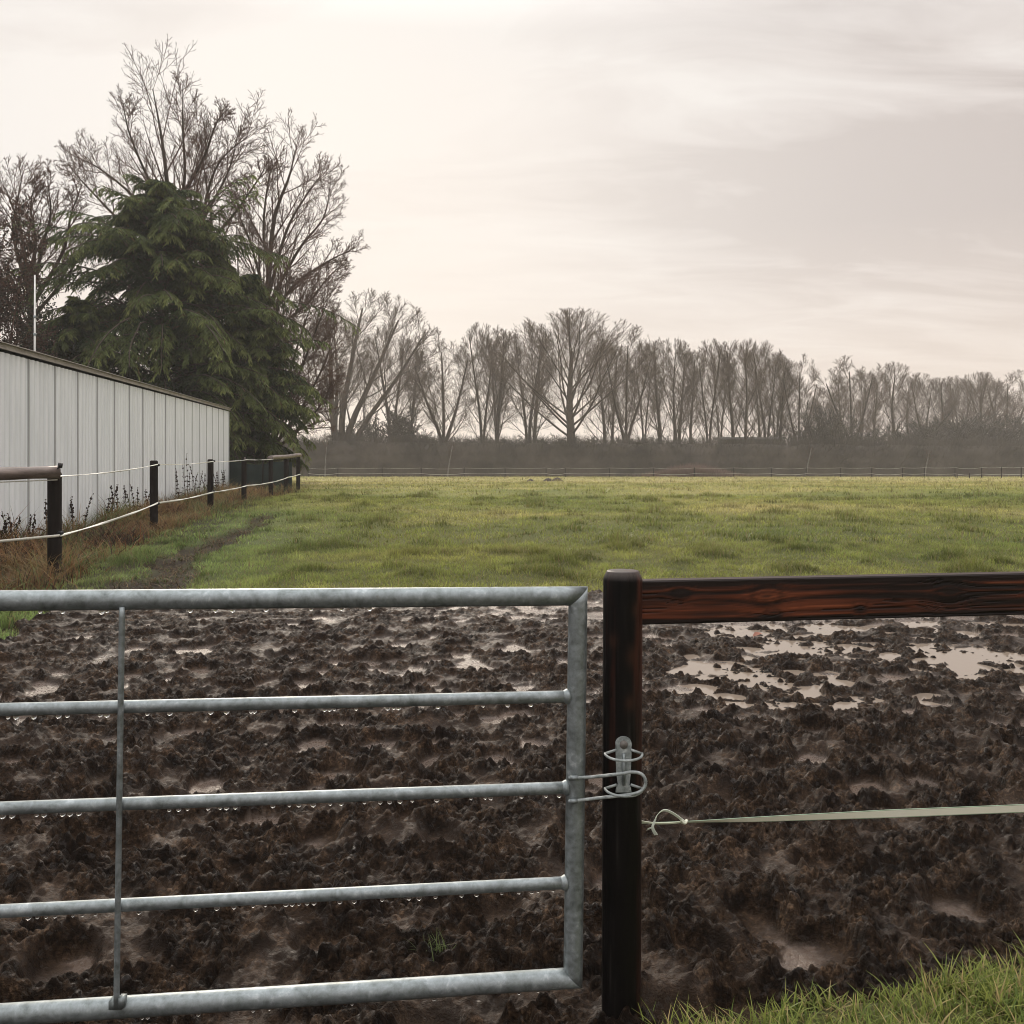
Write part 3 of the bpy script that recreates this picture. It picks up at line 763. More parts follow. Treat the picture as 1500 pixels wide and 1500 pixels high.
V2 = V-np.array([0, 0, .05]); b.add(np.concatenate([V, V2]), [np.array([[0,1,2,3],[3,2,4,5],[6,9,8,7],[9,11,10,8],[0,6,7,1],[4,10,11,5],[1,7,8,2],[2,8,10,4],[0,3,9,6],[3,5,11,9]])])
b.build('roof', M_ROOF, shed, smooth=False)
# thin white mast behind the roof edge
md = 19.0; mx = (51-750)/F*md
mast = thing('aerial_mast', 'thin white aerial mast standing up behind the shed roof', 'mast', (mx, md, 0))
zt_ = at(51, 403, md)[2]
b = MB(); b.tube([[0,0,2.8],[0,0,3.6],[0,0,zt_]], [.022, .020, .014], 10); b.build('pole', M_PALEBARK, mast).data.materials[0] = m_noise('white_paint', [(.3, (.62,.62,.6)), (.7, (.8,.8,.78))], 8, .5, .1, .002)
for z in (3.35, 3.75, 4.1): MB().tube([[0,0,z],[0,0,z+.05]], .028, 10).build('clamp', M_GALV, mast)

# ------------------------------------------------------------------ pole fence along the shed
FX = [-5.36, -6.52, -7.13, -7.46, -7.52, -7.72, -7.83]; FD = [11.2, 17.4, 22.6, 26.6, 29.8, 32.6, 35.0]
pf = thing('paddock_fence', 'dark round post fence with two white tapes and pole rails beside the shed', 'fence', (FX[0], FD[0], 0))
def fpost(x, y, r, top, first):
    z0 = float(surf(np.array([x]), np.array([y]))[0])-.2
    mb = MB(); n = 14; zz = np.concatenate([np.linspace(z0, top-.03, n-3), [top-.012, top, top]]); rr = np.concatenate([np.full(n-3, r), [r*.93, r*.7, .001]])
    mb.tube(np.stack([x-FX[0]+0*zz, y-FD[0]+0*zz, zz], 1), rr, 16, cap=False); return mb.build('post', M_POLE, pf)
tops = [1.24, 1.29, 1.25, 1.22, 1.20, 1.20, 1.20]
for k, (x, y, tp_) in enumerate(zip(FX, FD, tops)):
    p = fpost(x, y, .078 if k < 1 else .072, tp_, k == 0)
    if k < 3:
        for zz in ((1.20, .50) if k else (.52,)):
            b = MB(); b.tube([[x-FX[0]+.07, y-FD[0]-.05, zz], [x-FX[0]+.125, y-FD[0]-.07, zz+.012]], [.025, .022], 8); b.build('insulator', M_BLACK, p)
def rail_log(A, B, r, nm='pole_rail'):
    t = np.linspace(0, 1, 24)[:, None]; P = np.array(A)*(1-t)+np.array(B)*t-np.array([FX[0], FD[0], 0])
    P[:, 2] += .008*np.sin(t[:, 0]*9); mb = MB(); mb.tube(P, r*(1+.05*np.sin(np.arange(24)*1.7)), 16); return mb.build(nm, M_LOG, pf)
rail_log([FX[0]-2.9, FD[0]-2.2, 1.15], [FX[0]+.12, FD[0]-.13, 1.235], .072)
r2 = rail_log([FX[4]-.02, FD[4]-.08, 1.20], [FX[6]+.03, FD[6]+.1, 1.25], .07)
b = MB(); q = np.array([.13, -.18, 1.26]); b.tube([q+[-.05, .0, -.02], q+[.03, -.03, .045]], .008, 6); b.tube([q+[.03, -.03, .03], q+[.04, -.03, .085]], .026, 10); b.build('insulator', M_BLACK, pf)
def ftape(zs_, w, nm):
    pts = []
    for k in range(len(zs_)): pts.append([FX[k]+.10, FD[k]-.08, zs_[k]])
    P = []
    for k in range(len(pts)-1):
        a_, b_ = np.array(pts[k]), np.array(pts[k+1]); L_ = np.linalg.norm(b_-a_)
        for t in np.linspace(0, 1, 12, endpoint=False): p = a_*(1-t)+b_*t; p[2] -= .010*L_*4*t*(1-t)*.5; P.append(p)
    P.append(np.array(pts[-1])); P = np.array(P)-np.array([FX[0], FD[0], 0])
    ang = .6+.9*np.sin(np.arange(len(P))*.8); up = np.stack([-np.sin(ang)*.8, 0*ang, np.cos(ang)], 1)
    mb = MB(); mb.add(*ribbon(P, up, np.full(len(P), w), .0025)); return mb.build(nm, M_TAPE, pf)
ftape([1.19, 1.22, 1.20, 1.19, 1.17], .020, 'top_tape')
lo = ftape([.50, .52, .48, .47, .46, .52, .56], .034, 'lower_tape')
P = np.array([[FX[0]-2.6, FD[0]-1.9, .36], [FX[0]-1.2, FD[0]-.95, .42], [FX[0]+.1, FD[0]-.09, .50]])-np.array([FX[0], FD[0], 0])
mb = MB(); mb.add(*ribbon(spline(P, 20), np.tile([.2, 0, 1], (20, 1)), np.full(20, .030), .002)); mb.build('lower_tape', M_TAPE, pf)
P = np.array([[FX[0]-2.6, FD[0]-1.95, 1.06], [FX[0]+.1, FD[0]-.14, 1.15]])-np.array([FX[0], FD[0], 0])
mb = MB(); mb.add(*ribbon(spline(P, 12), np.tile([.2, 0, 1], (12, 1)), np.full(12, .012), .002)); mb.build('top_tape', M_TAPE, pf)

# green mesh panel with thin stakes, behind the fence past the shed
gmf = thing('mesh_fence', 'dark green mesh screen on thin stakes under the conifers past the shed', 'fence', (-9.2, 35.0, 0))
b = MB(); V = []; nn = 60
for t in np.linspace(0, 1, nn): V += [[-2.0+3.0*t, 1.2-.6*t, -.1], [-2.0+3.0*t, 1.2-.6*t+.03*math.sin(t*40), .95+.06*math.sin(t*9)]]
V = np.array(V); i = np.arange(nn-1)[:, None]*2; b.add(V, np.concatenate([i, i+2, i+3, i+1], 1)); V3 = V+np.array([0, .012, 0]); b.add(V3, np.concatenate([i+1, i+3, i+2, i], 1))
b.build('mesh_panel', M_MESH, gmf)
for k, t in enumerate((.12, .38, .62, .95)):
    b = MB(); b.tube([[-2.0+3.0*t, 1.14-.6*t, -.2], [-2.0+3.0*t+.02, 1.14-.6*t, 1.12+.05*(k % 2)]], .03, 8); b.build('stake', M_LOG if k == 1 else M_POLE, gmf)

# dry dock stalks against the shed wall
dock_px = [(12, .55), (22, .50), (45, .42), (70, .62), (112, .52), (150, .45), (165, .62), (190, .55), (193, .5), (200, .48), (210, .44), (222, .5), (262, .62), (268, .55), (274, .66), (281, .80), (288, .62), (296, .58), (300, .5), (316, .52), (322, .48), (328, .5)]
wordy = ['nearest the pole rail', 'beside the first fence post', 'between the first and second fence posts', 'behind the second fence post', 'between the second and third fence posts', 'behind the third fence post by the shed corner']
for (px, hh) in dock_px:
    q = (px-750)/F; d = 5.26/(-q-.151); 
    off = rng.uniform(.15, .5); x = WALL(d)+off
    d = x/q if q else d
    z = float(surf(np.array([x]), np.array([d]))[0]); mb = MB(); heads = []
    hh = hh*1.3*min(1.25, d/16)
    for kst in range(rng.integers(1, 4)):
        dx, dy = rng.normal(0, .06, 2); lx, ly = rng.normal(0, .10, 2)
        sh = MB(); heads.append(sh)
        P = spline([[dx, dy, -.03], [dx+lx*.4, dy+ly*.4, hh*.5], [dx+lx, dy+ly, hh*rng.uniform(.75, 1.05)]], 10)
        mb.tube(P, np.linspace(.008, .004, 10), 5)
        for t in np.linspace(.38, 1, 24):
            p = P[min(9, int(t*9))]+rng.normal(0, .013, 3); r = rng.uniform(.006, .015)
            sh.tube([p-[0, 0, r*1.4], p-[0, 0, r*.4], p+[0, 0, r*.4], p+[0, 0, r*1.4]], [r*.3, r, r, r*.3], 6)
        for t in range(2):
            p = P[rng.integers(2, 6)]; e = p+np.append(rng.normal(0, .08, 2), -.03)
            sh.add(*ribbon(spline([p, (p+e)/2+[0, 0, .02], e], 5), np.tile([.3, .3, .6], (5, 1)), np.array([.01, .03, .035, .025, .004]), .001))
    zone = 0 if px < 40 else 1 if px < 120 else 2 if px < 200 else 3 if px < 240 else 4 if px < 285 else 5
    o = thing('dock_plant', 'dead dock stalk with seed heads, '+wordy[zone], 'plant', (x, d, z), 'dead dock plants '+wordy[zone])
    mb.build('stalk', M_TWIG, o); [sh.build('seed_head', M_SEED, o) for sh in heads]

# ------------------------------------------------------------------ trees
def grow(P, R, spec, r_):
    """children of every branch: P (B,k,3), R (B,k)"""
    B, k, _ = P.shape; n = spec['n']; K = spec.get('k', 6)
    Lp = np.linalg.norm(np.diff(P, axis=1), axis=2).sum(1)
    t = spec['t0']+(spec['t1']-spec['t0'])*(np.arange(n)[None]+r_.random((B, n)))/n
    f = t*(k-1); i0 = np.clip(f.astype(int), 0, k-2); u = (f-i0)[..., None]
    bi = np.arange(B)[:, None]
    p = P[bi, i0]*(1-u)+P[bi, i0+1]*u; tg = P[bi, i0+1]-P[bi, i0]; tg /= np.linalg.norm(tg, axis=2, keepdims=True)+1e-9
    rp = R[bi, i0]*(1-u[..., 0])+R[bi, i0+1]*u[..., 0]
    az = r_.uniform(0, 2*np.pi, (B, 1))+np.arange(n)[None]*2.4+r_.normal(0, .4, (B, n))
    ref = np.where(np.abs(tg[..., 2:3]) > .85, np.array([1., 0, 0]), np.array([0., 0, 1]))
    a = np.cross(tg, ref); a /= np.linalg.norm(a, axis=2, keepdims=True)+1e-9; c = np.cross(tg, a)
    th = np.radians(spec['ang']+spec.get('av', 10)*r_.normal(size=(B, n))-spec.get('at', 0)*(t-.5))[..., None]
    d = tg*np.cos(th)+(a*np.cos(az)[..., None]+c*np.sin(az)[..., None])*np.sin(th)
    shape = 1-spec.get('taper', .5)*(t-spec['t0'])/(spec['t1']-spec['t0']+1e-9)
    Ln = Lp[:, None]*spec['ratio']*shape*r_.uniform(.75, 1.2, (B, n))
    if 'maxl' in spec: Ln = np.minimum(Ln, spec['maxl']*r_.uniform(.7, 1.1, (B, n)))
    p = p.reshape(-1, 3); d = d.reshape(-1, 3); Ln = Ln.reshape(-1)
    if 'env' in spec:                                   # keep tips on the crown's ellipsoid
        cx, cz, ea, eb = spec['env']; q = (p-np.array([cx, 0, cz]))/np.array([ea, ea, eb]); e = (d+np.array([0, 0, spec.get('up', .05)*K*.45])); e = e/np.linalg.norm(e, axis=1, keepdims=True)/np.array([ea, ea, eb])
        A_ = (e*e).sum(1); B_ = (q*e).sum(1); C_ = (q*q).sum(1)-1; D_ = np.sqrt(np.maximum(B_*B_-A_*C_, 0)); dist = np.maximum((-B_+D_)/A_, .25)
        dist = np.where(C_ > 0, np.minimum(dist, .4), dist)
        lim = dist*r_.uniform(.82, 1.04, len(p)); Ln = lim if spec.get('fit') else np.minimum(Ln, lim)
    r0 = np.minimum(rp.reshape(-1)*spec.get('rr', .6), 1e9)
    return run(p, d, Ln, np.maximum(r0, spec.get('rmin', .006)), K, spec.get('wig', .12), spec.get('up', .05), r_, spec.get('rend', .35), spec.get('rmin', .006))
def run(p, d, Ln, r0, K, wig, up, r_, rend, rmin):
    d = d/np.linalg.norm(d, axis=1, keepdims=True); pts = [p]; n = len(p)
    for s_ in range(K-1):
        d = d+r_.normal(0, wig, (n, 3))+np.array([0, 0, up]); d /= np.linalg.norm(d, axis=1, keepdims=True)
        p = p+d*(Ln/(K-1))[:, None]; pts.append(p)
    R = np.maximum(r0[:, None]*np.linspace(1, rend, K)[None], rmin)
    return np.stack(pts, 1), R
def tree_mesh(stems, specs, seed, H=None, Wd=None):
    r_ = np.random.default_rng(seed); levels = [stems]
    for sp in specs: levels.append(grow(*levels[-1], sp, r_))
    return levels
def build_tree(name, label, group, levels, loc, m1, m2, split=1, sides=(10, 7, 5, 4, 3, 3), mindiv=None):
    o = thing(name, label, 'tree', loc, group)
    tk = MB(); cr = MB()
    for li, (P, R) in enumerate(levels): (tk if li <= split else cr).add(*tubes(P, R, sides[min(li, len(sides)-1)]))
    tk.build('trunk', m1, o); cr.build('crown', m2, o)
    return o
def stem(pts, r0, r1, K=10):
    P = spline(pts, K); return P, np.linspace(r0, r1, K)
def stems(lst, K=10):
    a = [stem(*q, K) for q in lst]; return np.stack([q[0] for q in a]), np.stack([q[1] for q in a])

# --- big bare trees behind the shed
def bare(name, label, px, d, stemdef, specs, seed, m1=M_BARK, m2=M_TWIG, group=None, split=1, H=None):
    x = (px-750)/F*d; lv = tree_mesh(stems(stemdef), specs, seed)
    hs = max(q_[0][-1][2] for q_ in stemdef); k_ = min(hs/lv[-1][0][..., 2].max(), 1.)
    lv = [(P*np.array([1, 1, k_]), R) for P, R in lv]
    return build_tree(name, label, group, lv, (x, d, float(zfar(np.array(d)))-.1), m1, m2, split)
def tz(py, d): return EYE-(py-HY)/F*d
SP_BIG = [dict(n=16, t0=.12, t1=1, ang=36, av=7, ratio=.32, taper=.55, k=8, wig=.035, up=.06, rr=.45, rend=.25, rmin=.013),
          dict(n=8, t0=.12, t1=1, ang=37, av=7, ratio=.44, taper=.5, k=6, wig=.035, up=.05, rr=.55, rmin=.0095),
          dict(n=5, t0=.15, t1=1, ang=35, av=7, ratio=.55, taper=.4, k=4, wig=.03, up=.05, rr=.6, rmin=.0072, maxl=1.3),
          dict(n=2, t0=.25, t1=.9, ang=33, av=8, ratio=.5, taper=.3, k=3, wig=.03, up=.05, rr=.7, rmin=.0050, maxl=.6)]
SP_AIRY = [dict(SP_BIG[0], n=11), dict(SP_BIG[1], n=7), dict(SP_BIG[2], n=6), dict(SP_BIG[3], n=2)]
SP_RED = [dict(n=18, t0=.08, t1=1, ang=34, av=9, ratio=.34, taper=.45, k=8, wig=.05, up=.02, rr=.5, rmin=.011),
          dict(n=12, t0=.12, t1=1, ang=36, av=10, ratio=.42, taper=.5, k=6, wig=.06, up=.01, rr=.55, rmin=.0095),
          dict(n=8, t0=.15, t1=1, ang=38, av=12, ratio=.42, taper=.4, k=4, wig=.07, up=.0, rr=.6, rmin=.0055, maxl=.8),
          dict(n=2, t0=.3, t1=1, ang=40, av=12, ratio=.5, taper=.3, k=3, wig=.07, up=.0, rr=.7, rmin=.0045, maxl=.35)]
def limbs(name, label, px, d, lst, specs, seed, m1=M_BARK, m2=M_TWIG, top=None):
    x0 = (px-750)/F*d; zb = float(zfar(np.array(d)))-.1; r_ = np.random.default_rng(seed); out = []
    for k, (pts, ra, rb) in enumerate(lst):
        y = 0. if k == 0 else r_.uniform(-2.6, 2.6); n = len(pts); q = []
        for i, (a_, b_) in enumerate(pts):
            dd = d+y*(i/(n-1))**1.3; p = at(a_, b_, dd); q.append((p[0]-x0, dd-d, p[2]-zb))
        out.append((q, ra, rb))
    lv = tree_mesh(stems(out, 14), specs, seed); k_ = (tz(top, d)-zb)/lv[-1][0][..., 2].max() if top else 1.
    lv = [(P*np.array([1, 1, k_]), R) for P, R in lv]
    return build_tree(name, label, None, lv, (x0, d, zb), m1, m2, 0)
D1 = 47.; D2 = 50.; D3 = 40.
limbs('bare_tree', 'tallest bare tree with an open fan of limbs rising behind the dark conifer', 262, D1,
      [([(262,672), (259,480), (253,320), (247,240), (238,150), (224,62)], .26, .02), ([(252,310), (270,215), (268,130), (268,54)], .10, .016), ([(253,285), (216,205), (190,135), (180,84)], .09, .015),
       ([(256,345), (205,250), (150,195), (110,172)], .10, .015), ([(257,385), (185,290), (128,222), (104,192)], .09, .014), ([(252,265), (296,180), (315,122), (328,100)], .09, .015),
       ([(258,345), (300,270), (335,195), (350,128)], .10, .015), ([(262,560), (292,380), (300,255), (322,180), (368,135)], .14, .015), ([(292,330), (340,270), (375,215), (390,186)], .08, .014),
       ([(290,420), (310,300), (300,200), (292,130)], .09, .015)], SP_BIG, 3, M_BARK, M_REDTWIG, 40)
limbs('bare_tree', 'second bare tree with long limbs arching out over the treeline beside the tallest one', 388, D2,
      [([(386,672), (388,480), (394,380), (402,290), (424,225), (432,185)], .22, .018), ([(394,410), (420,310), (452,250), (474,218)], .10, .014), ([(392,430), (438,340), (474,290), (484,236)], .10, .014),
       ([(390,450), (436,392), (482,358), (520,338)], .10, .013), ([(394,390), (386,310), (392,240), (400,205)], .09, .014), ([(391,430), (370,340), (352,290), (346,262)], .08, .013), ([(392,470), (446,430), (480,385), (500,365)], .08, .013)], SP_BIG, 5, M_BARK, M_REDTWIG, 162)
SP_SHOOT = [dict(n=12, t0=.25, t1=1, ang=26, av=8, ratio=.30, taper=.55, k=6, wig=.06, up=.12, rr=.5, rmin=.010),
            dict(n=6, t0=.2, t1=1, ang=34, av=10, ratio=.36, taper=.4, k=5, wig=.1, up=.08, rr=.6, rmin=.007, maxl=1.0),
            dict(n=3, t0=.2, t1=1, ang=36, av=10, ratio=.5, taper=.3, k=4, wig=.1, up=.08, rr=.7, rmin=.006, maxl=.5)]
bare('coppiced_tree', 'thicket of straight bare shoots between the two tallest bare trees', 355, 44.,
     [([(x0, y0, 0), (x0*1.3, y0, 4), (x0*1.7+.1, y0, 8), (x0*2.0, y0, hh)], .09, .02) for x0, y0, hh in
      ((-1.1,.2,11.2), (-.75,-.4,12.6), (-.4,.3,12.2), (-.1,-.2,13.2), (.2,.4,11.4), (.5,0,12.8), (.8,.3,11.6), (1.05,-.3,10.6))], SP_SHOOT, 8)
limbs('bare_tree', 'bare many limbed tree at the picture edge above the brown leaved shrub', 42, D3,
      [([(42,690), (46,470), (40,380), (30,300), (8,232)], .18, .018), ([(45,430), (60,335), (74,275), (70,222)], .09, .014), ([(45,410), (20,310), (27,245), (34,208)], .09, .014),
       ([(48,420), (92,335), (104,275), (116,240)], .09, .013), ([(48,440), (98,375), (118,335), (136,306)], .08, .012), ([(46,470), (4,400), (-6,320), (-14,255)], .09, .013), ([(46,400), (52,320), (45,262), (52,225)], .07, .013)], SP_AIRY, 12, M_BARK, M_REDTWIG, 192)
D4 = 46.
limbs('bare_tree', 'dense reddish brown twiggy tree leaning out past the conifer edge', 402, D4,
      [([(400,672), (404,600), (418,500), (446,425)], .16, .015), ([(400,650), (428,575), (462,485), (486,425)], .10, .013), ([(400,655), (440,600), (474,535), (492,485)], .10, .013),
       ([(402,660), (445,622), (472,590), (486,560)], .08, .012), ([(400,640), (398,540), (408,450), (420,400)], .09, .012), ([(400,640), (420,560), (444,480), (466,420)], .09, .012)], SP_RED, 15, M_BARK, M_REDTWIG, 372)

# --- conifers
def conifer(name, label, px, d, H, W, seed, n1=300, low=.0, skirt=.15):
    r_ = np.random.default_rng(seed); x = (px-750)/F*d
    o = thing(name, label, 'tree', (x, d, float(zfar(np.array(d)))-.1), None)
    tr = MB(); tr.tube(np.stack([0*np.linspace(0, 1, 14), 0*np.linspace(0, 1, 14), np.linspace(0, H*.97, 14)], 1), np.linspace(.32, .03, 14), 10)
    t = low+(1-low)*(np.arange(n1)+r_.random(n1))/n1; t = t**.86
    az = np.arange(n1)*2.399+r_.normal(0, .35, n1)
    env = W*.5*np.minimum(1, ((1-t)/.46)**.80+.03)*(1-skirt*sstep(.30, 0, t))*1.0
    lob = 1+.20*np.sin(az*3+t*9+seed)+.22*r_.normal(size=n1); Ln = np.clip(env*lob, .25, None)
    el = np.radians(32+22*t+10*r_.normal(size=n1)); d0 = np.stack([np.cos(az)*np.cos(el), np.sin(az)*np.cos(el), np.sin(el)], 1)
    p0 = np.stack([0*t, 0*t, t*H*.97], 1)
    P, R = run(p0, d0, Ln, np.clip(.011*Ln+.01, .01, .05), 10, .06, -.155, r_, .3, .006)
    tr.add(*tubes(P, R, 5))
    # sprays: side branchlets, drooping at their ends
    nb = 30; Bn = n1
    tt = .12+.88*((np.arange(nb)[None]+r_.random((Bn, nb)))/nb)**.8; f = tt*9; i0 = np.clip(f.astype(int), 0, 8); u_ = (f-i0)[..., None]
    bi = np.arange(Bn)[:, None]; p = P[bi, i0]*(1-u_)+P[bi, i0+1]*u_; tg = P[bi, i0+1]-P[bi, i0]; tg /= np.linalg.norm(tg, axis=2, keepdims=True)+1e-9
    side = np.cross(tg, [0, 0, 1.]); side /= np.linalg.norm(side, axis=2, keepdims=True)+1e-9
    sg = np.where(np.arange(nb) % 2, 1., -1.)[None, :, None]
    d1 = tg*.75+side*sg*(.62+.2*r_.random((Bn, nb, 1)))+np.array([0, 0, .05]); 
    L1 = (.40+.65*r_.random((Bn, nb)))*np.clip(Ln[:, None]/3, .5, 1.0)*(1.2-.45*tt)
    P2, R2 = run(p.reshape(-1, 3), d1.reshape(-1, 3), L1.reshape(-1), np.full(Bn*nb, .006), 6, .07, -.24, r_, .5, .004)
    # leaflets along every branchlet: narrow flat strips that hang
    ns = 15; Q = len(P2); tt2 = np.repeat(tt.reshape(-1), ns)
    ts = .05+.95*(np.arange(ns)[None]+r_.random((Q, ns)))/ns; f = ts*5; j0 = np.clip(f.astype(int), 0, 4); v_ = (f-j0)[..., None]; qi = np.arange(Q)[:, None]
    b0 = (P2[qi, j0]*(1-v_)+P2[qi, j0+1]*v_).reshape(-1, 3); tg2 = (P2[qi, j0+1]-P2[qi, j0]).reshape(-1, 3); tg2 /= np.linalg.norm(tg2, axis=1, keepdims=True)+1e-9
    sd = np.cross(tg2, [0, 0, 1.]); sd /= np.linalg.norm(sd, axis=1, keepdims=True)+1e-9; M_ = len(b0)
    sgn = np.where(np.arange(M_) % 2, 1., -1.)[:, None]
    dl = tg2*.9+sd*sgn*(.55+.25*r_.random((M_, 1)))+np.array([0, 0, -.22])+r_.normal(0, .15, (M_, 3)); dl /= np.linalg.norm(dl, axis=1, keepdims=True)
    ll = (.12+.17*r_.random(M_))*(1.15-.4*ts.reshape(-1)); e1 = b0+dl*ll[:, None]*.55; dl2 = dl+np.array([0, 0, -.38]); e2 = e1+dl2*ll[:, None]*.5
    wv = np.cross(dl, r_.normal(size=(M_, 3))); wv /= np.linalg.norm(wv, axis=1, keepdims=True)+1e-9; ww = (.014+.014*r_.random(M_))[:, None]*wv
    V = np.stack([b0-ww*.5, b0+ww*.5, e1+ww, e1-ww, e2], 1); i = np.arange(M_)[:, None]*5
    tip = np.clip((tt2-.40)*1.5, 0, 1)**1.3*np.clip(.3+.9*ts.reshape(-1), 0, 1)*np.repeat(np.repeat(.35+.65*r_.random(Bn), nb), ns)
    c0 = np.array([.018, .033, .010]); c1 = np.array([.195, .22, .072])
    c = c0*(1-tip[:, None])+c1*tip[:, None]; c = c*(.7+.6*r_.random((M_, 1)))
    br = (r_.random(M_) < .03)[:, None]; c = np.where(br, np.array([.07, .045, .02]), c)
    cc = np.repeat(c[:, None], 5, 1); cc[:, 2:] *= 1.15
    tr.build('trunk', M_BARK, o)
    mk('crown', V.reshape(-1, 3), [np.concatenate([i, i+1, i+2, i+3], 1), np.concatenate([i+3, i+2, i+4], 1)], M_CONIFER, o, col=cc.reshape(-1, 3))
    return o
DC = 40.
conifer('conifer_tree', 'broad dark green conifer with drooping sprays towering over the shed', 238, DC, tz(262, DC)+.4, 10.6, 21, 380)
conifer('conifer_tree', 'slimmer dark conifer at the shed corner beside the broad one', 366, DC+1, tz(390, DC)+.3, 4.5, 22, 190, .07, .5)
conifer('conifer_tree', 'low spreading conifer at the near side of the broad one, showing over the roof', 118, DC-3, tz(430, DC-3), 5.6, 23, 160)
conifer('conifer_tree', 'shorter conifer filling the gap between the broad one and the slim one', 318, DC+3, tz(350, DC+3), 5.0, 24, 150)

# brown leaved shrub at the picture edge
def leafy(name, label, px, d, H, W, seed, n, cols, ls=.07, z0=.15):
    r_ = np.random.default_rng(seed); x = (px-750)/F*d
    o = thing(name, label, 'tree', (x, d, float(zfar(np.array(d)))-.1))
    lv = tree_mesh(stems([([(0,0,0), (a*.3, b_*.3, H*.4), (a, b_, H*.92)], .08, .015) for a, b_ in ((0,0), (W*.2,.3), (-W*.2,-.2), (W*.1,-W*.2), (-W*.08,W*.2))]),
                   [dict(n=10, t0=.2, t1=1, ang=48, av=12, ratio=.35, taper=.4, k=6, wig=.1, up=.05, rr=.5, rmin=.01), dict(n=8, t0=.15, t1=1, ang=45, av=14, ratio=.45, taper=.4, k=5, wig=.12, up=.02, rr=.6, rmin=.007)], seed)
    tk = MB(); [tk.add(*tubes(P, R, 5)) for P, R in lv]; tk.build('trunk', M_REDTWIG, o)
    P = lv[-1][0]; Q = len(P); q = r_.integers(0, Q, n); k_ = r_.integers(1, 5, n); c = P[q, k_]+r_.normal(0, .10, (n, 3))
    a = r_.normal(size=(n, 3)); a /= np.linalg.norm(a, axis=1, keepdims=True); b_ = np.cross(a, r_.normal(size=(n, 3))); b_ /= np.linalg.norm(b_, axis=1, keepdims=True)
    s_ = (ls*(.6+.7*r_.random(n)))[:, None]
    V = np.stack([c-a*s_, c+b_*s_*.45, c+a*s_, c-b_*s_*.45], 1); i = np.arange(n)[:, None]*4
    cl = np.array(cols)[r_.integers(0, len(cols), n)]*(.7+.6*r_.random((n, 1)))
    mk('crown', V.reshape(-1, 3), np.concatenate([i, i+1, i+2, i+3], 1), M_DRY, o, col=np.repeat(cl[:, None], 4, 1).reshape(-1, 3)); return o
leafy('beech_shrub', 'brown leaved shrub at the picture edge above the shed roof', -12, 33., tz(335, 33.), 5.0, 31, 17000, [(.06,.035,.026), (.085,.05,.036), (.035,.03,.02)])
leafy('evergreen_shrub', 'dark evergreen shrub just above the shed roof near the white mast', 25, 36., tz(440, 36.), 5.5, 32, 9000, [(.02,.028,.014), (.03,.034,.018)], .06)

# --- far row
ZF = lambda d: float(zfar(np.array(d)))
def SPEC(env, n1, t0, ang, at, fit=1, n4=5, r1=.5):
    return [dict(n=n1, t0=t0, t1=1, ang=ang, av=6, at=at, ratio=r1, taper=.4, k=9, wig=.04, up=.05, rr=.34, rend=.14, rmin=.020, env=env, fit=fit),
            dict(n=11, t0=.18, t1=1, ang=30, av=9, ratio=.42, taper=.40, k=6, wig=.05, up=.05, rr=.45, rend=.2, rmin=.012, env=env),
            dict(n=8, t0=.15, t1=1, ang=33, av=10, ratio=.45, taper=.4, k=4, wig=.06, up=.05, rr=.5, rmin=.0095, env=env),
            dict(n=n4, t0=.15, t1=1, ang=33, av=12, ratio=.5, taper=.4, k=3, wig=.06, up=.05, rr=.6, rmin=.007, env=env)]
def proto(kind, seed):
    if kind == 'dome': lv = tree_mesh(stems([([(0,0,0), (.05,0,4), (-.1,0,9), (.1,0,15)], .50, .14)]), SPEC((0, 12.0, 7.4, 8.0), 28, .36, 37, 28, 1, 5), seed)
    elif kind == 'spread':
        lv = tree_mesh(stems([([(0,0,0), (.4,0,5), (2.4,.5,11), (4.4,.8,17)], .38, .08), ([(0,0,0), (-.2,0,6), (.8,-.5,13), (1.6,-.6,18)], .36, .07),
                              ([(0,0,0), (1.4,-.3,5), (4.4,-.6,10.5), (6.6,-.8,15)], .32, .06), ([(-.3,0,0), (-1,0,7), (-1.2,.5,13), (-1.6,1,17)], .32, .06)]), SPEC((2.2, 11.5, 6.6, 8.5), 9, .3, 36, 8, 0, 5, .4), seed)
    elif kind == 'fork':
        lv = tree_mesh(stems([([(0,0,0), (.1,0,4), (1.2,.2,9), (2.4,.4,16)], .30, .06), ([(0,0,0), (-.2,0,5), (-1.6,0,10), (-2.8,.2,15)], .27, .06), ([(0,0,1), (.0,.2,8), (-.2,.3,17)], .22, .06)]), SPEC((0, 11.5, 4.6, 8.5), 10, .28, 34, 8, 0, 5, .38), seed)
    elif kind == 'oval': lv = tree_mesh(stems([([(0,0,0), (.1,0,6), (-.1,.1,12), (.2,0,17.5)], .33, .05)]), SPEC((0, 11.4, 3.7, 8.6), 24, .20, 36, 16, 1, 4), seed)
    elif kind == 'slim': lv = tree_mesh(stems([([(0,0,0), (.15,0,7), (.5,.1,13), (.7,0,18)], .24, .05)]), SPEC((.5, 12.0, 2.6, 8.1), 24, .18, 30, 10, 1, 3), seed)
    else: lv = tree_mesh(stems([([(0,0,0), (.2,0,7), (.9,.1,13), (1.5,0,18)], .22, .05), ([(.1,.2,0), (-.3,0,7), (-.8,.1,12), (-1.2,0,16.5)], .19, .05)]), SPEC((.2, 12, 3.4, 8.0), 15, .18, 30, 10, 1, 3), seed)
    top = max(P[..., 2].max() for P, R in lv); k = 20./top
    lv = [(P*k, R*k) for P, R in lv]
    w = np.percentile(lv[2][0][..., 0], [1.5, 98.5]); return lv, w[1]-w[0], (w[1]+w[0])/2
protos = {}
PK = [('dome', 41), ('spread', 42), ('fork', 43), ('oval', 44), ('oval', 45), ('slim', 46), ('slim', 47), ('twin', 48), ('fork', 49), ('twin', 50)]
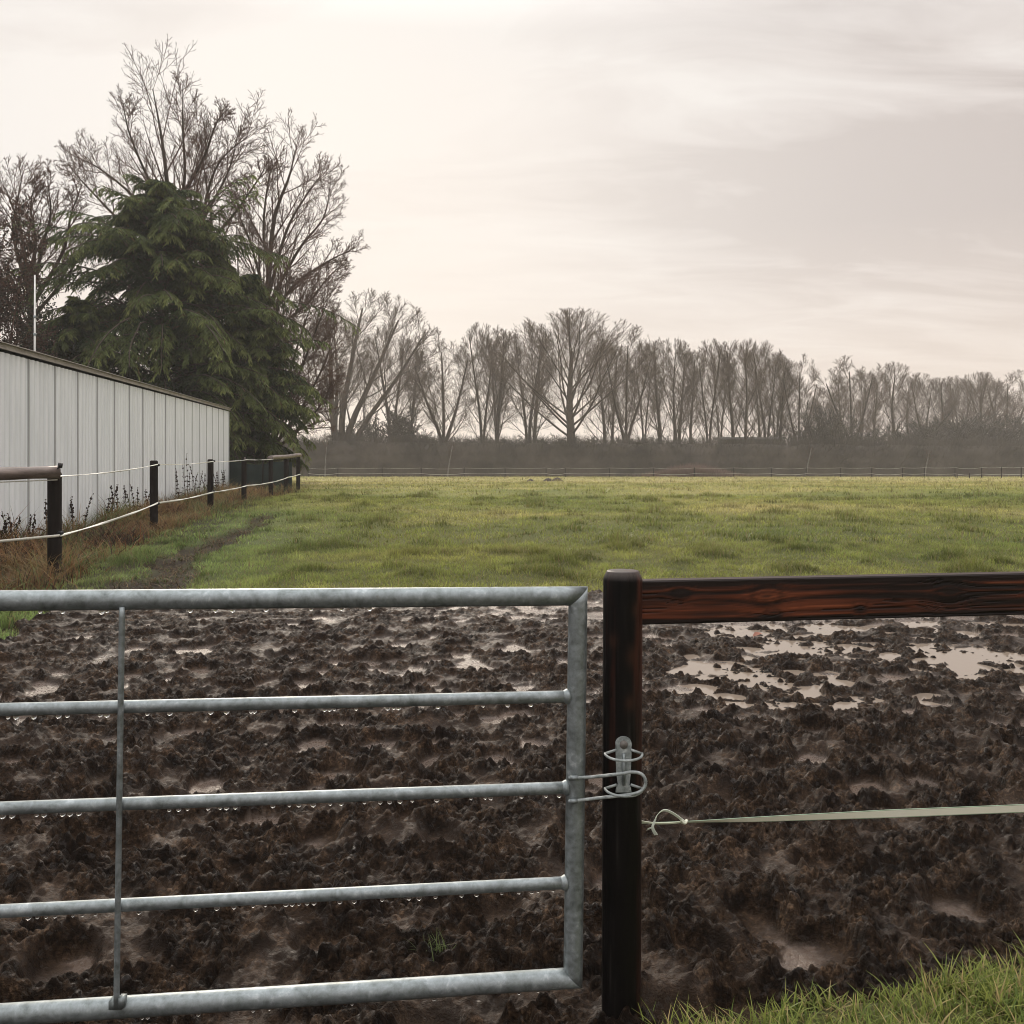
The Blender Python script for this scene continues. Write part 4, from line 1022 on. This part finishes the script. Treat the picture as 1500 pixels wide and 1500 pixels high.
# column of the crown's middle, row of its top, crown width in px, distance, prototype, mirrored, label
FAR = [
 (545, 425, 150, 122, 1, 0, 'broad hazy bare tree with several slanting limbs next to the reddish tree'),
 (492, 460, 90, 128, 3, 1, 'hazy bare tree half hidden behind the reddish tree'),
 (610, 505, 60, 136, 5, 0, 'thin faint bare tree behind the gap beside the forked tree'),
 (648, 482, 92, 122, 2, 0, 'low forked bare tree standing alone between the broad hazy one and the slim row'),
 (705, 470, 62, 126, 7, 1, 'first of the slim leaning bare trees beside the forked tree'),
 (738, 474, 54, 124, 5, 0, 'slim leaning bare tree in the middle of the row before the domed tree'),
 (772, 466, 66, 130, 9, 0, 'slim twin stemmed bare tree close beside the domed tree'),
 (833, 449, 185, 120, 0, 0, 'large dome crowned bare tree with a thick straight trunk'),
 (880, 500, 50, 134, 6, 1, 'thin bare tree behind the edge of the domed crown'),
 (920, 474, 80, 121, 8, 1, 'bare tree with a low side limb just past the domed tree'),
 (958, 492, 46, 130, 5, 1, 'slender bare tree next to the one with the low side limb'),
 (988, 492, 58, 124, 3, 0, 'oval bare tree at the start of the even row of slim trees'),
 (1016, 508, 40, 134, 6, 0, 'faint slender tree behind the even row, next to the oval tree'),
 (1040, 494, 56, 123, 7, 0, 'twin stemmed bare tree rising behind the low dark building'),
 (1068, 496, 50, 126, 6, 1, 'slim bare tree over the end of the low dark building'),
 (1094, 494, 52, 122, 4, 1, 'thick leaning bare tree over the middle of the low dark building'),
 (1124, 496, 56, 127, 9, 1, 'bare tree with fanned top over the far end of the low dark building'),
 (1150, 518, 48, 124, 5, 0, 'lower slim tree past the low dark building'),
 (1172, 516, 58, 122, 2, 1, 'last bare tree before the notch in the tree line'),
 (1206, 585, 50, 126, 3, 0, 'small low tree standing in the notch of the tree line'),
 (1246, 519, 86, 122, 8, 0, 'round topped bare tree just past the notch in the tree line'),
 (1284, 545, 50, 130, 6, 0, 'thin tree in the dip between the two round topped trees'),
 (1308, 528, 70, 124, 4, 0, 'second round topped bare tree past the notch'),
 (1350, 544, 60, 128, 7, 1, 'pale feathery bare tree after the second round topped one'),
 (1380, 550, 60, 125, 3, 1, 'hazy oval tree in the blue grey stretch of the tree line'),
 (1408, 552, 60, 130, 9, 0, 'hazy twin stemmed tree in the blue grey stretch'),
 (1438, 542, 84, 123, 0, 1, 'smaller domed tree in the blue grey stretch near the picture edge'),
 (1478, 540, 80, 126, 8, 1, 'forked hazy tree at the picture edge'),
 (1520, 548, 80, 128, 4, 0, 'hazy tree cut by the picture edge'),
 (1580, 552, 90, 126, 2, 0, 'hazy tree past the picture edge'),
 (575, 470, 70, 132, 9, 1, 'faint twin stemmed tree behind the broad hazy tree'),
 (722, 490, 44, 138, 6, 1, 'faint slender tree behind the slim leaning row'),
 (792, 488, 44, 138, 5, 0, 'faint slender tree behind the near side of the domed crown'),
 (902, 500, 44, 136, 6, 0, 'faint slender tree between the domed tree and the one with the low limb'),
 (942, 500, 44, 137, 7, 1, 'faint twin stemmed tree behind the one with the low side limb'),
 (1003, 506, 40, 138, 5, 0, 'faint slender tree just past the oval tree'),
 (1054, 508, 40, 138, 9, 0, 'faint twin stemmed tree far behind the low dark building'),
 (1108, 506, 40, 138, 6, 1, 'faint slender tree far behind the middle of the low building'),
 (1138, 512, 40, 138, 7, 0, 'faint twin stemmed tree past the low building'),
 (1228, 545, 44, 136, 5, 1, 'faint slender tree behind the round topped tree past the notch'),
 (1266, 540, 44, 136, 6, 0, 'faint slender tree at the shoulder of the round topped tree past the notch'),
 (1330, 552, 50, 136, 3, 0, 'faint oval tree behind the second round topped tree'),
 (1394, 548, 50, 136, 6, 1, 'faint slender tree between the hazy oval and twin stemmed trees'),
 (1460, 552, 50, 136, 5, 0, 'faint slender tree beside the smaller domed tree'),

]
for (cx, ty, wpx, d, pk, mir, lab) in FAR:
    if cx > 1200: d = d*(1.12+.16*min(1, (cx-1200)/200))
    first = pk not in protos
    if first:
        kind, sd = PK[pk]; lv, w, mid = proto(kind, sd)
        o = build_tree('bare_tree', lab, 'far bare trees', lv, (0,0,0), M_BARK, M_TWIG, 1, (7, 5, 4, 3, 3)); protos[pk] = (o, w, mid)
    o, w, mid = protos[pk]
    if not first:
        o = copy_tree(o); o['label'] = lab
    H_ = tz(ty, d)-ZF(d); sz = H_/20.; sx_ = wpx/F*d/w*(1.2)
    sx_ = min(max(sx_, sz*.55), sz*1.5)
    o.scale = (sx_*(-1 if mir else 1), sx_, sz)
    xx = (cx-750)/F*d-mid*sx_*(-1 if mir else 1)
    o.location = (xx, d, ZF(d)-.1)
# young pale birch stems low in front of the hedge
for k, (px, top_, lean, lab) in enumerate(((476, 640, .2, 'pale stem in the haze under the broad hazy tree'), (655, 652, .55, 'pale leaning stem before the hedge under the forked tree'),
                                (1180, 656, .6, 'pale leaning birch stem before the hedge below the notch'), (1354, 662, .5, 'short pale stem before the hedge in the blue grey stretch'))):
    d = 116.; x = (px-750)/F*d; z = ZF(d); hh = tz(top_, d)-z
    lv = tree_mesh(stems([([(0,0,0), (lean*.35,0,hh*.35), (lean*.8,0,hh*.7), (lean*1.15,0,hh)], .11, .05)]),
                   [dict(n=10, t0=.4, t1=1, ang=35, av=10, ratio=.35, k=5, wig=.1, up=.05, rr=.5, rmin=.025), dict(n=6, t0=.3, t1=1, ang=35, av=10, ratio=.4, k=4, wig=.1, up=.05, rr=.5, rmin=.015)], 60+k)
    o = thing('birch_sapling', lab, 'tree', (x, d, z-.1)); t_ = MB().add(*tubes(*lv[0], 7)); t_.build('trunk', M_PALEBARK, o)
    c_ = MB(); [c_.add(*tubes(P, R, 3)) for P, R in lv[1:]]; c_.build('crown', M_TWIG, o)

# bushes of fine twigs among the trunks
def bush_proto(seed):
    r_ = np.random.default_rng(seed); st = []
    for k in range(14):
        a = r_.uniform(0, 6.28); e = r_.uniform(.2, 1.3); st.append(([(.3*math.cos(a), .3*math.sin(a), 0), (e*math.cos(a), e*math.sin(a), 2), (1.6*e*math.cos(a), 1.6*e*math.sin(a), r_.uniform(3.2, 4.4))], .06, .02))
    return tree_mesh(stems(st, 7), [dict(n=11, t0=.1, t1=1, ang=40, av=14, ratio=.42, k=5, wig=.1, up=.05, rr=.5, rmin=.022), dict(n=9, t0=.1, t1=1, ang=42, av=14, ratio=.45, k=4, wig=.12, up=.03, rr=.6, rmin=.017), dict(n=3, t0=.1, t1=1, ang=42, av=14, ratio=.5, k=3, wig=.12, up=.03, rr=.6, rmin=.014)], seed)
BP = None
BUSH = [(622, 630, 56, 122, 'low bush beside the foot of the forked tree'), (690, 634, 70, 123, 'low bush under the first slim leaning trees'), (750, 636, 70, 124, 'low bush under the middle of the slim row'),
        (800, 632, 60, 124, 'low bush at the foot of the domed tree'), (870, 634, 70, 124, 'low bush just past the domed tree trunk'), (940, 632, 70, 123, 'low bush under the slender tree past the low side limb'),
        (520, 612, 60, 124, 'hazy bush under the broad hazy tree'), (572, 588, 80, 121, 'dark rounded bush between the broad hazy tree and the forked tree'), (600, 622, 60, 126, 'low bush next to the dark rounded bush'),
        (1005, 634, 50, 122, 'small bush at the foot of the oval tree'), (1165, 612, 60, 121, 'bush past the end of the low dark building'), (1213, 582, 74, 119, 'tall dark bush filling the notch of the tree line'),
        (1262, 622, 70, 121, 'bush under the round topped tree past the notch'), (1300, 628, 70, 123, 'bush under the second round topped tree'), (1338, 606, 80, 120, 'broad bush after the second round topped tree'),
        (1378, 604, 84, 121, 'broad hazy bush under the oval tree in the blue grey stretch'), (1420, 600, 84, 122, 'hazy bush beneath the twin stemmed tree'), (1458, 604, 84, 120, 'hazy bush beneath the smaller domed tree'), (1500, 596, 90, 121, 'hazy bush cut by the picture edge'), (1555, 600, 90, 121, 'hazy bush beyond the picture edge')]
for (cx, ty, wpx, d, lab) in BUSH:
    if cx > 1240: d = d*(1.06+.14*min(1, (cx-1240)/160))
    if BP is None:
        lv = bush_proto(71); o = thing('twiggy_bush', lab, 'bush', (0,0,0), 'bushes among the far trees'); c_ = MB(); [c_.add(*tubes(P, R, 3)) for P, R in lv]; c_.build('crown', M_HEDGE, o)
        BP = o; bh = max(P[..., 2].max() for P, R in lv); bw = np.ptp(np.percentile(lv[2][0][..., 0], [2, 98]))
    else: o = copy_tree(BP); o['label'] = lab
    H_ = tz(ty, d)-ZF(d); s_ = wpx/F*d/bw; o.scale = (s_, s_, H_/bh); o.location = ((cx-750)/F*d, d, ZF(d)-.1); o.rotation_euler = (0, 0, rng.uniform(0, 6.28))

# hedge on the far boundary
def hedge():
    o = thing('field_hedge', 'long grey brown clipped hedge across the far end of the paddock', 'hedge', (0, 117.5, ZF(117.5)))
    xs_ = np.arange(-62, 110, .45); prof = [(-1.3, -.3), (-1.35, 1.2), (-1.2, 2.6), (-.9, 3.6), (-.3, 4.05), (.4, 4.05), (1.0, 3.4), (1.3, 1.5), (1.3, -.3)]
    A = np.array(prof); XX = np.repeat(xs_[:, None], len(A), 1); top = np.interp(xs_, [-62, -20, 0, 20, 40, 60, 110], [4.2, 4.3, 4.1, 4.05, 3.9, 3.7, 3.7])/4.05*(1+.10*fbm(xs_*.22, 0*xs_, 4, 400))
    YY = np.repeat(A[None, :, 0], len(xs_), 0)+.4*fbm(XX*.6, A[None, :, 1]*1.0+0*XX, 3, 401); ZZ = A[None, :, 1]*np.where(A[None, :, 1] > 0, top[:, None], 1)+.16*fbm(XX*1.3, A[None, :, 1]+0*XX, 3, 402)
    n, k = XX.shape; i = (np.arange(n-1)[:, None]*k+np.arange(k-1)[None]).ravel()
    mk('hedge_body', np.stack([XX, YY, ZZ], -1), np.stack([i, i+k, i+k+1, i+1], 1), M_HEDGE, o)
    r_ = np.random.default_rng(77); m = 60000; q = r_.integers(0, n-1, m); w = r_.integers(1, 7, m); base = np.stack([XX[q, w], YY[q, w], ZZ[q, w]], 1)+r_.normal(0, .22, (m, 3))
    dd = r_.normal(0, .55, (m, 3)); dd[:, 2] += .9; dd[:, 1] -= .3*(w < 4); dd /= np.linalg.norm(dd, axis=1, keepdims=True); ln = r_.uniform(.25, 1.15, m)
    P, R = run(base, dd, ln, np.full(m, .014), 3, .15, .05, r_, .5, .009); V_, F_ = tubes(P, R, 3); mk('twigs', V_, F_, M_HEDGE, o)
hedge()
# reddish reed patch in front of it
n = 2600; px = rng.normal(1015, 34, n); d = 113+rng.random(n)*2; x = (px-750)/F*d
V_, F_, C_ = blades(x, d, zfar(d)-.05, (.9+.9*rng.random(n))*np.exp(-((px-1015)/60)**2)+.3, np.full(n, .05), .2+.5*rng.random(n), 2, np.tile([.13,.085,.07], (n,1)), np.tile([.22,.15,.125], (n,1)))
g = mk('reed_patch', V_, F_, M_DRY, col=C_); tag(g, 'pale reddish patch of dead reeds in front of the far hedge', 'reeds', kind='stuff')

# low dark building among the trunks
bd = 125.; bx0 = (1062-750)/F*bd; bx1 = (1140-750)/F*bd; zt_ = tz(641, bd)
bl = thing('low_building', 'low flat roofed dark building half hidden behind the far hedge', 'building', ((bx0+bx1)/2, bd, ZF(bd)))
hw_ = (bx1-bx0)/2; hb = zt_-ZF(bd)
b = MB(); b.box((0, 2, hb/2-.2), (hw_, 2.6, hb/2)); b.build('wall', M_DARKWALL, bl, smooth=False)
b = MB(); b.box((.1, 2, hb-.08), (hw_+.5, 3.1, .14)); b.build('roof', M_ROOF, bl, smooth=False)
b = MB(); b.box((hw_*.25, -.64, hb-.95), (.5, .04, .38)); b.box((-hw_*.3, -.64, hb-.95), (.5, .04, .38)); b.build('window', M_BLACK, bl, smooth=False)

# far tape fence
pxs = [452, 495, 560, 617, 680, 740, 800, 828, 893, 957, 1017, 1075, 1130, 1181, 1231, 1277, 1322, 1354, 1399, 1438, 1467, 1496, 1540, 1600]
def ffd(px): return np.interp(px, [440, 900, 1250, 1440, 1496, 1600], [113, 110, 106, 97, 92, 84])
ff = thing('tape_fence', 'thin post and white tape fence across the far end of the paddock', 'fence', (0, 110, ZF(110)))
O = np.array([0, 110, ZF(110)]); ptsT = []
for px in pxs:
    d = float(ffd(px)); x = (px-750)/F*d; z = ZF(d)
    b = MB(); b.tube(np.array([[x, d, z-.2], [x, d, z+1.0], [x+rng.normal(0, .02), d, z+1.12]])-O, [.06, .055, .05], 7); b.build('post', M_POLE, ff); ptsT.append([x, d, z])
ptsT = np.array(ptsT)-O
for zz, w_ in ((1.05, .016), (.40, .026)):
    P = np.concatenate([[ptsT[k]*(1-t)+ptsT[k+1]*t+[0, -.07, zz-.10*4*t*(1-t)*(.4 if k % 3 else 1.2)] for t in np.linspace(0, 1, 6, endpoint=False)] for k in range(len(ptsT)-1)])
    mb = MB(); mb.add(*ribbon(P, np.tile([0, -.35, 1.], (len(P), 1)), np.full(len(P), w_), .004)); mb.build('tape', M_TAPE, ff)
# short stakes near the fence
for k, (px, lab) in enumerate(((1402, 'shorter of the two low stakes by the far fence'), (1420, 'low stake by the far fence, next to the shorter one'))):
    d = 90.; o = mk('low_stake', *(lambda mb: (np.concatenate(mb.V), [np.concatenate(v) for v in mb.F.values()]))(MB().tube([[0,0,-.1],[0,0,.3+.1*k],[.01,0,.42+.1*k]], [.05,.05,.04], 7)), M_POLE)
    o.location = ((px-750)/F*d, d, ZF(d)); tag(o, lab, 'stake')
# molehills
for (px, d, s_, lab) in ((777, 62, .75, 'small low molehill, the one standing apart on the grass'), (803, 63, 1.1, 'wider molehill between the two others'), (816, 64, 1.2, 'tallest dark molehill at the end of the three')):
    n = 24; r_ = np.linspace(0, 1, 9); A = np.arange(n)*2*np.pi/n; RR, AA = np.meshgrid(r_, A, indexing='ij')
    z = .26*(1-RR**1.6)-.03+.05*fbm(RR*np.cos(AA)*4+px, RR*np.sin(AA)*4, 3, 500)
    V = np.stack([RR*np.cos(AA)*.42, RR*np.sin(AA)*.42, z], -1).reshape(-1, 3); i = np.arange(8)[:, None]*n; j = np.arange(n)[None]; j2 = (j+1) % n
    o = mk('molehill', V*s_, np.stack([i+j, i+n+j, i+n+j2, i+j2], -1).reshape(-1, 4), m_noise('molehill_soil', [(.3, (.02,.014,.011)), (.7, (.05,.035,.027))], 20, .9, .5, .02))
    x = (px-750)/F*d; o.location = (x, d, float(field(np.array([x]), np.array([float(d)]))[0])); tag(o, lab, 'molehill', 'molehills on the paddock')

# ------------------------------------------------------------------ haze, sky, sun, camera
hz = MB(); hz.box((0, 155, 13.), (240, 192, 17.)); 
m = bpy.data.materials.new('thin_haze'); m.use_nodes = True; nt = m.node_tree; nt.nodes.remove(nt.nodes['Principled BSDF'])
pv = N(nt, 'ShaderNodeVolumePrincipled'); pv.inputs['Color'].default_value = (.92, .885, .85, 1); pv.inputs['Density'].default_value = .0009; pv.inputs['Anisotropy'].default_value = .0
L(nt, pv.outputs[0], nt.nodes['Material Output'].inputs['Volume'])
tag(hz.build('haze', m, smooth=False), 'thin winter haze over the whole field', 'haze', kind='stuff')

SUN_AZ, SUN_EL = math.radians(-14), math.radians(24)               # azimuth from +Y, positive to the right
sd = np.array([math.sin(SUN_AZ)*math.cos(SUN_EL), math.cos(SUN_AZ)*math.cos(SUN_EL), math.sin(SUN_EL)])
su = bpy.data.lights.new('sun', 'SUN'); su.energy = 1.5; su.angle = math.radians(10); su.color = (1, .87, .72)
so = bpy.data.objects.new('sun', su); COL.objects.link(so); so.rotation_euler = Vector(sd).to_track_quat('Z', 'Y').to_euler(); so.location = (-30, 60, 50)

w = bpy.data.worlds.new('World'); S.world = w; w.use_nodes = True; nt = w.node_tree
bg = nt.nodes['Background']; bg.inputs['Strength'].default_value = .1
sky = N(nt, 'ShaderNodeTexSky', sky_type='NISHITA'); sky.sun_disc = False; sky.sun_elevation = SUN_EL; sky.sun_rotation = SUN_AZ; sky.dust_density = 1
dirv = N(nt, 'ShaderNodeTexCoord').outputs['Generated']
sep = N(nt, 'ShaderNodeSeparateXYZ'); L(nt, dirv, sep.inputs[0])
den = math_(nt, 'ADD', math_(nt, 'MAXIMUM', sep.outputs[2], 0.), .16)
cmb = N(nt, 'ShaderNodeCombineXYZ'); L(nt, math_(nt, 'DIVIDE', sep.outputs[0], den), cmb.inputs[0]); L(nt, math_(nt, 'DIVIDE', sep.outputs[1], den), cmb.inputs[1])
mp = N(nt, 'ShaderNodeMapping'); mp.inputs['Scale'].default_value = (.55, 1.35, 1); mp.inputs['Location'].default_value = (3.1, 1.7, 0); mp.inputs['Rotation'].default_value = (0, 0, .25); L(nt, cmb.outputs[0], mp.inputs['Vector'])
c1 = noise(nt, mp.outputs[0], .75, 6, .55, .5); c2 = noise(nt, mp.outputs[0], 3.2, 5, .6, .8)
cl = math_(nt, 'ADD', math_(nt, 'MULTIPLY', c1, .56), math_(nt, 'MULTIPLY', c2, .44))
cl = math_(nt, 'SUBTRACT', cl, math_(nt, 'MULTIPLY', math_(nt, 'MAXIMUM', math_(nt, 'ADD', sep.outputs[0], .02), 0.), .20))
dt = N(nt, 'ShaderNodeVectorMath', operation='DOT_PRODUCT'); L(nt, dirv, dt.inputs[0]); dt.inputs[1].default_value = tuple(sd)
glow = math_(nt, 'POWER', math_(nt, 'MAXIMUM', dt.outputs['Value'], 0.), 5.)
base = ramp(nt, cl, [(.38, (4.2, 3.66, 3.42)), (.47, (5.45, 4.92, 4.63)), (.56, (6.6, 6.2, 5.85))])
base = mixc(nt, math_(nt, 'MULTIPLY', glow, .55, True), base, (7.0, 6.7, 6.35))
d2 = N(nt, 'ShaderNodeVectorMath', operation='DOT_PRODUCT'); L(nt, dirv, d2.inputs[0]); d2.inputs[1].default_value = (-.115, .985, .125)
g2 = math_(nt, 'POWER', math_(nt, 'MAXIMUM', d2.outputs['Value'], 0.), 28.)
low = ramp(nt, sep.outputs[2], [(0., g3(.75)), (.09, g3(.6)), (.22, g3(0))])
base = mixc(nt, low, base, (6.5, 5.6, 5.0))
base = mixc(nt, math_(nt, 'MULTIPLY', g2, .75, True), base, (7.3, 6.6, 5.95))
up = math_(nt, 'ADD', 1., math_(nt, 'MULTIPLY', math_(nt, 'MAXIMUM', math_(nt, 'SUBTRACT', sep.outputs[2], .40), 0.), 5.0))
vs = N(nt, 'ShaderNodeVectorMath', operation='SCALE'); L(nt, base, vs.inputs[0]); L(nt, up, vs.inputs['Scale'])
cool = ramp(nt, sep.outputs[2], [(.36, (1, 1, 1)), (.75, (.92, .98, 1.03))])
fin = mixc(nt, .975, sky.outputs[0], mixc(nt, 1., vs.outputs[0], cool, 'MULTIPLY'))
L(nt, fin, bg.inputs['Color'])

cam = bpy.data.cameras.new('camera'); co = bpy.data.objects.new('camera', cam); COL.objects.link(co)
cam.sensor_width = 36; cam.lens = 36*F/1500; cam.shift_y = -(750-HY)/1500; cam.clip_end = 2000; cam.clip_start = .05
co.location = (0, 0, EYE); co.rotation_euler = (math.pi/2, 0, 0); S.camera = co
S.view_settings.view_transform = 'Standard'; S.view_settings.look = 'None'; S.view_settings.exposure = .48; S.view_settings.gamma = 1
S.render.engine = 'CYCLES'; cy = S.cycles; cy.max_bounces = 8; cy.diffuse_bounces = 3; cy.glossy_bounces = 3; cy.transmission_bounces = 6; cy.volume_bounces = 1; cy.transparent_max_bounces = 8
cy.use_denoising = True; cy.filter_width = 1.0; cy.sample_clamp_indirect = 6
S.cycles.use_light_tree = False
